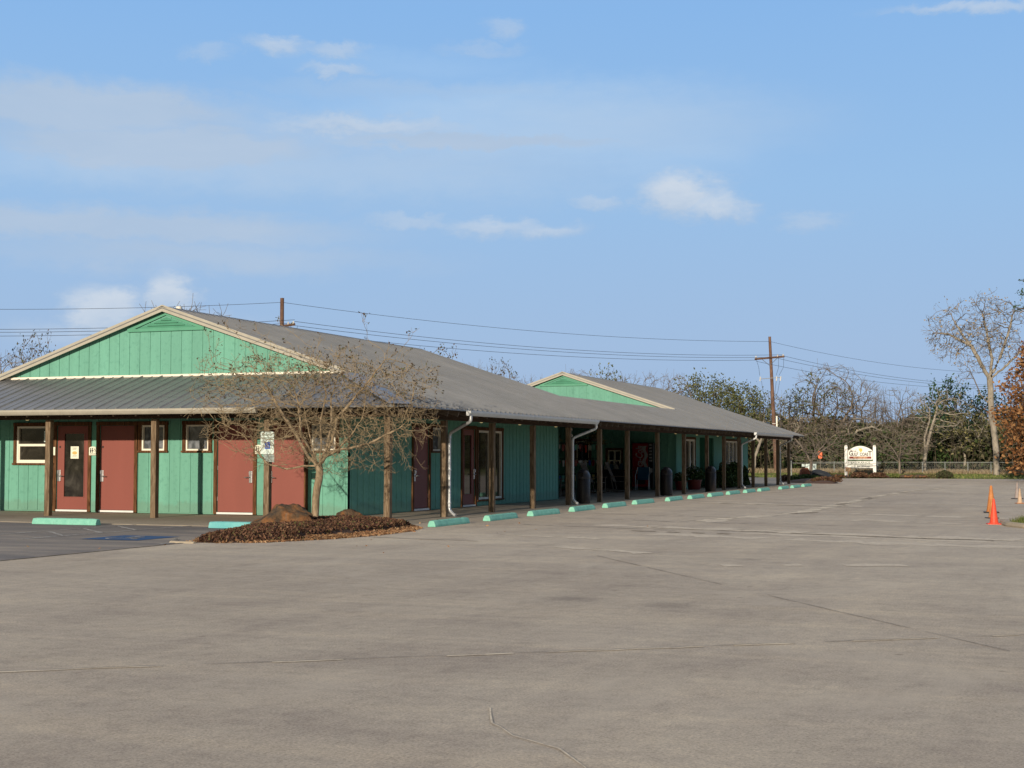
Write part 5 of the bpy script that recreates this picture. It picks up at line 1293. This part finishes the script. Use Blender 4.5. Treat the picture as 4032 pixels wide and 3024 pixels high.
# ---------------------------------------------------------------- porch contents
def bin_(label,x,y):
    t=thing('litter_bin',label,'litter bin',(x,y,.03)); 
    MB().lathe([(.255,0),(.26,.03),(.26,.80),(.25,.82)],28).build('bin_body','bin_brown',t,smooth=True)
    prof=[(.265,.80),(.265,.85)]+[(.265*math.cos(a),.85+.27*math.sin(a)) for a in [k*math.pi/2/9 for k in range(1,9)]]+[(.0,1.12)]
    l=MB().lathe(prof,28).build('dome_lid','bin_grey',t,smooth=True)
    MB().box(-.11,.11,-.268,-.20,.865,1.0).build('flap','bin_brown',l,bevel=.01); t.scale=(.84,.84,.92); return t
bin_('brown domed litter bin behind the downspout, nearest of the three',.12,13.2); bin_('brown domed litter bin right of the drinks machine, middle of the three',.15,22.75); bin_('brown domed litter bin between the flower pots and the leafy hedge',.15,29.7)
# rest room signs
def wc(label,x,z,w=.22,h=.22):
    t=thing('restroom_sign',label,'sign',(x,D-.046,z)); pl=MB(); pts=[(-w/2,-h/2),(w/2,-h/2),(w/2,h*.32)]+[(w/2*math.cos(a),h*.32+h*.18*math.sin(a)) for a in [k*math.pi/8 for k in range(1,8)]]+[(-w/2,h*.32)]
    pl.prism([(u,-.006,v) for u,v in pts],(0,.005,0)); p=pl.build('plate','paper',t)
    f=MB()
    def disc(cx,cz,r): f.prism([(cx+r*math.cos(k*math.pi/6),-.0095,cz+r*math.sin(k*math.pi/6)) for k in range(12)],(0,.003,0))
    disc(-w*.27,h*.27,.016); f.prism([(-w*.36,-.0095,h*.17),(-w*.18,-.0095,h*.17),(-w*.20,-.0095,-h*.22),(-w*.34,-.0095,-h*.22)],(0,.003,0))
    disc(-w*.02,h*.27,.016); f.prism([(-w*.06,-.0095,h*.18),(w*.02,-.0095,h*.18),(w*.09,-.0095,-.0),(w*.03,-.0095,-.0),(w*.02,-.0095,-h*.22),(-w*.06,-.0095,-h*.22),(-w*.07,-.0095,0),(-w*.13,-.0095,0)],(0,.003,0))
    f.build('pictogram','letter_black',t)
    s=MB(); symbol(s,lambda u,v:(w*.28+u,-.0085,h*.12+v),.10); s.build('access_pictogram','letter_black',t)
    text_part('lettering','RESTROOM',.036,'letter_black',t,basis((0,-.0085,-h*.36),(1,0,0),(0,0,1),(0,-1,0)),.9,.0008,0)
    return t
wc('small white restroom plaque with two figures between the two left red doors',-9.195,1.562); wc('small cream restroom plaque half hidden behind the parking sign',-4.40,1.60,.19,.22)
t=thing('door_notice','white paper notice with an orange oval taped inside the glazed red door','notice',(-9.80,D+.026,1.52)); MB().box(-.123,.123,-.003,0,-.155,.155).build('paper','paper',t)
q=MB(); q.prism([(.075*math.cos(k*math.pi/10),-.0045,.042*math.sin(k*math.pi/10)-.01) for k in range(20)],(0,.001,0)); q.build('oval','ochre',t); q=MB()
for k,z in enumerate((.115,.095,.075,-.075,-.10)): q.box(-.07+.01*(k%2),.07-.012*(k%3),-.0045,-.0035,z,z+.007)
q.build('print_lines','letter_grey',t)
t=thing('wall_plate','narrow white plaque on the trim left of the glazed red door','sign',(-10.385,D-.045,1.555)); MB().box(-.04,.04,-.008,0,-.105,.105).build('plate','paper',t,bevel=.002)
t=thing('shade_panel','pale blue card in the upper corner of the double sash window','notice',(-10.66,D+.048,1.93)); MB().box(-.11,.11,-.006,0,-.14,.14).build('card','sign_plate',t)
# parking sign on the third post
t=thing('parking_sign','green edged white reserved parking sign with a blue wheelchair square on a porch post','sign',(-2.955,-.082,1.735))
pl=MB(); w,h,r=.172,.25,.035; pts=[]
for cx,cz,a0_ in ((w-r,-h+r,-90),(w-r,h-r,0),(-w+r,h-r,90),(-w+r,-h+r,180)):
    for k in range(6): a=R(a0_+k*18); pts.append((cx+r*math.cos(a),-.004,cz+r*math.sin(a)))
pl.prism(pts,(0,.004,0)); p=pl.build('plate','sign_plate',t)
MB().box(-.058,.075,-.0065,-.0045,-.135,.025).build('blue_square','sign_blue',p); s=MB(); symbol(s,lambda u,v:(.006+u,-.0078,-.05+v),.135); s.build('access_pictogram','sign_white',p)
text_part('lettering','RESERVED',.062,'sign_green',p,basis((0,-.0055,.175),(1,0,0),(0,0,1),(0,-1,0)),.9,.0008,0); text_part('lettering','PARKING',.062,'sign_green',p,basis((0,-.0055,.105),(1,0,0),(0,0,1),(0,-1,0)),.9,.0008,0)
q=MB(); q.lathe([(.008,0),(.0,.004)],8,(0,-.008,.225)); q.build('bolt','black_metal',p)
t=thing('fine_sign','small dull green plate hanging tilted right below the parking sign','sign',(-2.93,-.080,1.40)); pl=MB().prism([(-.14,-.004,.075),(.155,-.004,.075),(.155,-.004,-.10),(-.06,-.004,-.075)],(0,.004,0)); pl.build('plate','plate_grey',t); MB().lathe([(.007,0),(.0,.004)],8,(0,-.008,.05)).build('bolt','black_metal',t)
# drinks machine
t=thing('vending_machine','tall red drinks machine with big white script in the dark breezeway','vending machine',(-3.24,31.6,.03)); W2,H2=.47,1.98
MB().box(-W2,W2,0,.78,.06,H2).build('cabinet','vending_dark',t,bevel=.012)
MB().box(-W2+.02,.24,-.03,0,.12,H2-.02).build('front_panel','vending_red',t,bevel=.008)
MB().box(.25,W2-.01,-.03,0,.12,H2-.02).build('control_panel','vending_dark',t,bevel=.005)
text_part('lettering','Coca-Cola',.44,'vending_white',t,basis((-.13,-.033,1.22),(0,0,1),(-1,0,0),(0,-1,0)),.66,.001,.006,shear=.3)
q=MB(); 
for k in range(14): 
    z=.80+k*.075; q.prism([(-.10+.05*math.sin(k*.9)+.14,-.034,z),(.0+.05*math.sin(k*.9)+.18,-.034,z),(.0+.05*math.sin((k+1)*.9)+.18,-.034,z+.075),(-.10+.05*math.sin((k+1)*.9)+.14,-.034,z+.075)],(0,.002,0))
q.build('wave_graphic','vending_white',t)
for k in range(6): MB().box(.29,.41,-.045,-.03,1.86-k*.135,1.93-k*.135).build('button','vending_white',t,bevel=.004)
MB().box(.28,.43,-.04,-.03,.72,.90).build('coin_panel','vending_white',t,bevel=.004)
MB().box(-.30,.12,-.035,-.029,.22,.42).build('delivery_slot','black_metal',t)
# chairs
def rocker(label,x,y,rz):
    t=thing('rocking_chair',label,'rocking chair',(x,y,.03),rz); s=MB()
    for k in range(6): s.box(-.27,.27,-.25+k*.085,-.18+k*.085,.40,.42)
    s.build('seat','chair_wood',t)
    b=MB()
    for k in range(6): x0=-.25+k*.086; b.prism([(x0,.24,.42),(x0+.06,.24,.42),(x0+.06,.56,1.12),(x0,.56,1.12)],(0,.018,0))
    b.prism([(-.28,.54,1.08),(.28,.54,1.08),(.28,.58,1.17),(-.28,.58,1.17)],(0,.03,0)); b.build('backrest','chair_wood',t)
    for sx in (-1,1):
        MB().box(sx*.31-.04,sx*.31+.04,-.30,.36,.60,.625).build('armrest','chair_wood',t)
        MB().tube([(sx*.30,-.24,.08),(sx*.30,-.24,.60)],.022,8).build('leg','chair_wood',t); MB().tube([(sx*.30,.24,.08),(sx*.30,.34,.62)],.022,8).build('leg','chair_wood',t)
        MB().tube([(sx*.30,-.45,.10),(sx*.30,-.2,.03),(sx*.30,.1,.015),(sx*.30,.4,.05),(sx*.30,.62,.13)],.022,6).build('rocker','chair_wood',t)
    return t
rocker('weathered wooden rocking chair right behind the first domed bin',-3.1,24.6,R(80)); rocker('weathered wooden rocking chair nearer the drinks machine',-2.9,27.2,R(95)); rocker('dim wooden rocking chair at the corner of the breezeway',-2.9,19.6,R(85))
t=thing('blue_chair','small blue fabric chair with curved white tube arms in front of the drinks machine','chair',(-3.05,30.9,.03),R(10))
MB().box(-.24,.24,-.22,.22,.42,.45).build('seat','blue_fabric',t,bevel=.01); MB().prism([(-.24,.22,.45),(.24,.22,.45),(.22,.36,.95),(-.22,.36,.95)],(0,.02,0)).build('backrest','blue_fabric',t)
for sx in (-1,1): MB().tube(arc([(sx*.27,-.26,0),(sx*.29,-.20,.62),(sx*.28,.25,.72),(sx*.24,.36,.95)]),.016,8).build('frame','white_metal',t,smooth=True); MB().tube([(sx*.27,.30,0),(sx*.25,.18,.44)],.014,8).build('leg','white_metal',t)
t=thing('merchandise_chest','black ice chest with blue and white bags on top beside the breezeway wall','chest',(-4.7,31.7,.03)); MB().box(-.6,.6,0,.7,0,.78).build('chest_body','vending_dark',t,bevel=.02); MB().box(-.62,.62,-.02,.72,.78,.84).build('lid','black_metal',t,bevel=.01)
rg=random.Random(2)
for k in range(5):
    x=-.48+k*.22; tt=thing('goods_bag',['blue bag at the left end of the black chest','white bag second on the black chest','blue bag in the middle of the black chest','pale bag fourth on the black chest','blue and white bag at the right end of the black chest'][k],'bag',(-4.7+x,31.95,.87)); bm_=MB().prism([(-.08,-.06,0),(.08,-.06,0),(.10,-.05,.12),(.04,-.03,.22+rg.random()*.08),(-.05,-.03,.24),(-.09,-.05,.1)],(0,.1,0)); bm_.build('bag','blue_fabric' if k%2==0 else 'vending_white',tt,bevel=.015)
t=thing('wind_chime','white wind chime hanging at the end corner of the green wall','wind chime',(-1.72,17.55,2.95)); q=MB().tube([(0,0,0),(0,0,-1.2)],.006,5); q.build('cord','white_metal',t)
for z,r in ((-.62,.05),(-.82,.06),(-1.05,.05)): MB().lathe([(.0,-r),(r*.7,-r*.7),(r,0),(r*.7,r*.7),(.0,r)],12,(0,0,z)).build('ball','porcelain',t,smooth=True)
for k in range(4): MB().tube([(.04*math.cos(k*1.57),.04*math.sin(k*1.57),-1.18),(.04*math.cos(k*1.57),.04*math.sin(k*1.57),-1.62+.05*k)],.014,7).build('chime_tube','galvanised',t)
# flower pots and hedge
def pot(label,x,y,r,h,fol,seed,mat='pot_red'):
    t=thing('plant_pot',label,'potted plant',(x,y,.03)); MB().lathe([(r*.78,0),(r*.95,h*.9),(r*1.04,h*.9),(r*1.04,h),(r*.9,h),(r*.85,h*.93),(.0,h*.93)],20).build('pot',mat,t,smooth=True)
    rg=np.random.default_rng(seed); pts=[]
    while len(pts)<900:
        p=rg.normal(size=3)*.45
        if p[2]<-.3 or np.linalg.norm(p)>1: continue
        pts.append((p[0]*fol*1.1,p[1]*fol*1.1,h+fol*.35+p[2]*fol))
    V,Fc=leafquads(pts,.07,seed); npmesh('foliage',V,Fc,'dark_leaves',t)
    V,Fc=leafquads([p for p in pts if p[2]>h+fol*.5][:45],.06,seed+1); npmesh('blossom',V,Fc,'porcelain',t); return t
pot('large glossy red pot with white flowers under the tall far window',-1.2,32.4,.33,.42,.45,1); pot('dark red pot with sparse leaves left of the large one',-1.45,31.1,.26,.38,.28,2)
for i,(y,l) in enumerate([(37.2,'bushy dark potted fern left in the group of three past the third bin'),(38.6,'bushy dark potted fern in the middle of the group past the third bin'),(40.1,'bushy dark potted fern farthest in the group past the third bin')]):
    t=bush('potted_fern',l,-1.0,y,.55,.75,1.0,'dark_leaves',2600,.10,50+i,'potted plant',z0=.12)
    MB().lathe([(.2,-.09),(.26,.26),(.28,.28),(.0,.27)],16).build('pot','pot_red',t,smooth=True)
t=thing('easel_board','black framed folding easel board on the porch by the far downspout','easel board',(-1.0,42.4,.03),R(-60))
for s in (-1,1):
    f=MB()
    for x0 in (-.32,.32): f.tube([(x0,s*.28,0),(x0,0,.80)],.018,6)
    f.tube([(-.32,s*.07,.62),(.32,s*.07,.62)],.015,6); f.tube([(-.32,s*.2,.22),(.32,s*.2,.22)],.015,6); f.build('frame','black_metal',t)
MB().prism([(-.29,-.225,.16),(.29,-.225,.16),(.29,-.01,.76),(-.29,-.01,.76)],(0,.008,0)).build('board','plate_grey',t)

# rack of hanging goods in the breezeway
rk_=t=thing('display_rack','dark rack of small colourful hanging goods deep in the breezeway left of the drinks machine','display rack',(-5.3,29.6,.03))
fr_=MB(); [fr_.tube([(x,0,0),(x,0,1.95)],.02,6) for x in (-.75,.75)]; [fr_.tube([(-.75,0,z),(.75,0,z)],.015,6) for z in (.7,1.3,1.93)]; [fr_.box(x-.03,x+.03,-.25,.25,0,.03) for x in (-.75,.75)]; fr_.build('frame','black_metal',t)
rg=random.Random(12); mats=['paper','green_siding','sign_blue','vending_red','ochre','porcelain','cone_red','teal_concrete']
for k in range(26):
    x=-.68+(k%9)*.17; z=(1.93,1.3,.7)[k//9]; w=rg.uniform(.04,.07); h=rg.uniform(.12,.3)
    q=MB(); q.tube([(x,0,z),(x,-.03,z-.06)],.004,4); q.prism([(x-w,-.05,z-.06),(x+w,-.05,z-.06),(x+w*rg.uniform(.5,1.1),-.05,z-.06-h),(x-w*rg.uniform(.5,1.1),-.05,z-.06-h)],(0,.03,0)); q.build('hanging_item',rg.choice(mats),t)
dup(rk_,(-4.9,26.0,.03),.5,'second dark rack of colourful hanging goods behind the first domed bin')
for i,(x,y,l) in enumerate([(-3.0,18.6,'hanging basket of pale green leaves just inside the breezeway'),(-4.2,28.0,'hanging basket of leaves above the display rack')]):
    b=thing('hanging_basket',l,'hanging basket',(x,y,2.05)); q=MB(); q.lathe([(.05,-.02),(.16,.0),(.2,.14),(.18,.14),(.0,.1)],14); q.build('basket','chair_wood',b,smooth=True)
    q=MB(); [q.tube([(.18*math.cos(a),.18*math.sin(a),.13),(0,0,.75),(0,0,1.15)],.005,4) for a in (0,2.1,4.2)]; q.build('hanger','wire_black',b)
    rg2=np.random.default_rng(60+i); pts=[(float(p[0])*.22,float(p[1])*.22,.12+abs(float(p[2]))*.12-(.25 if abs(p[0])>1 else 0)) for p in rg2.normal(size=(420,3))]; V,Fc=leafquads(pts,.06,3); npmesh('foliage',V,Fc,'yellow_moss_leaves',b)
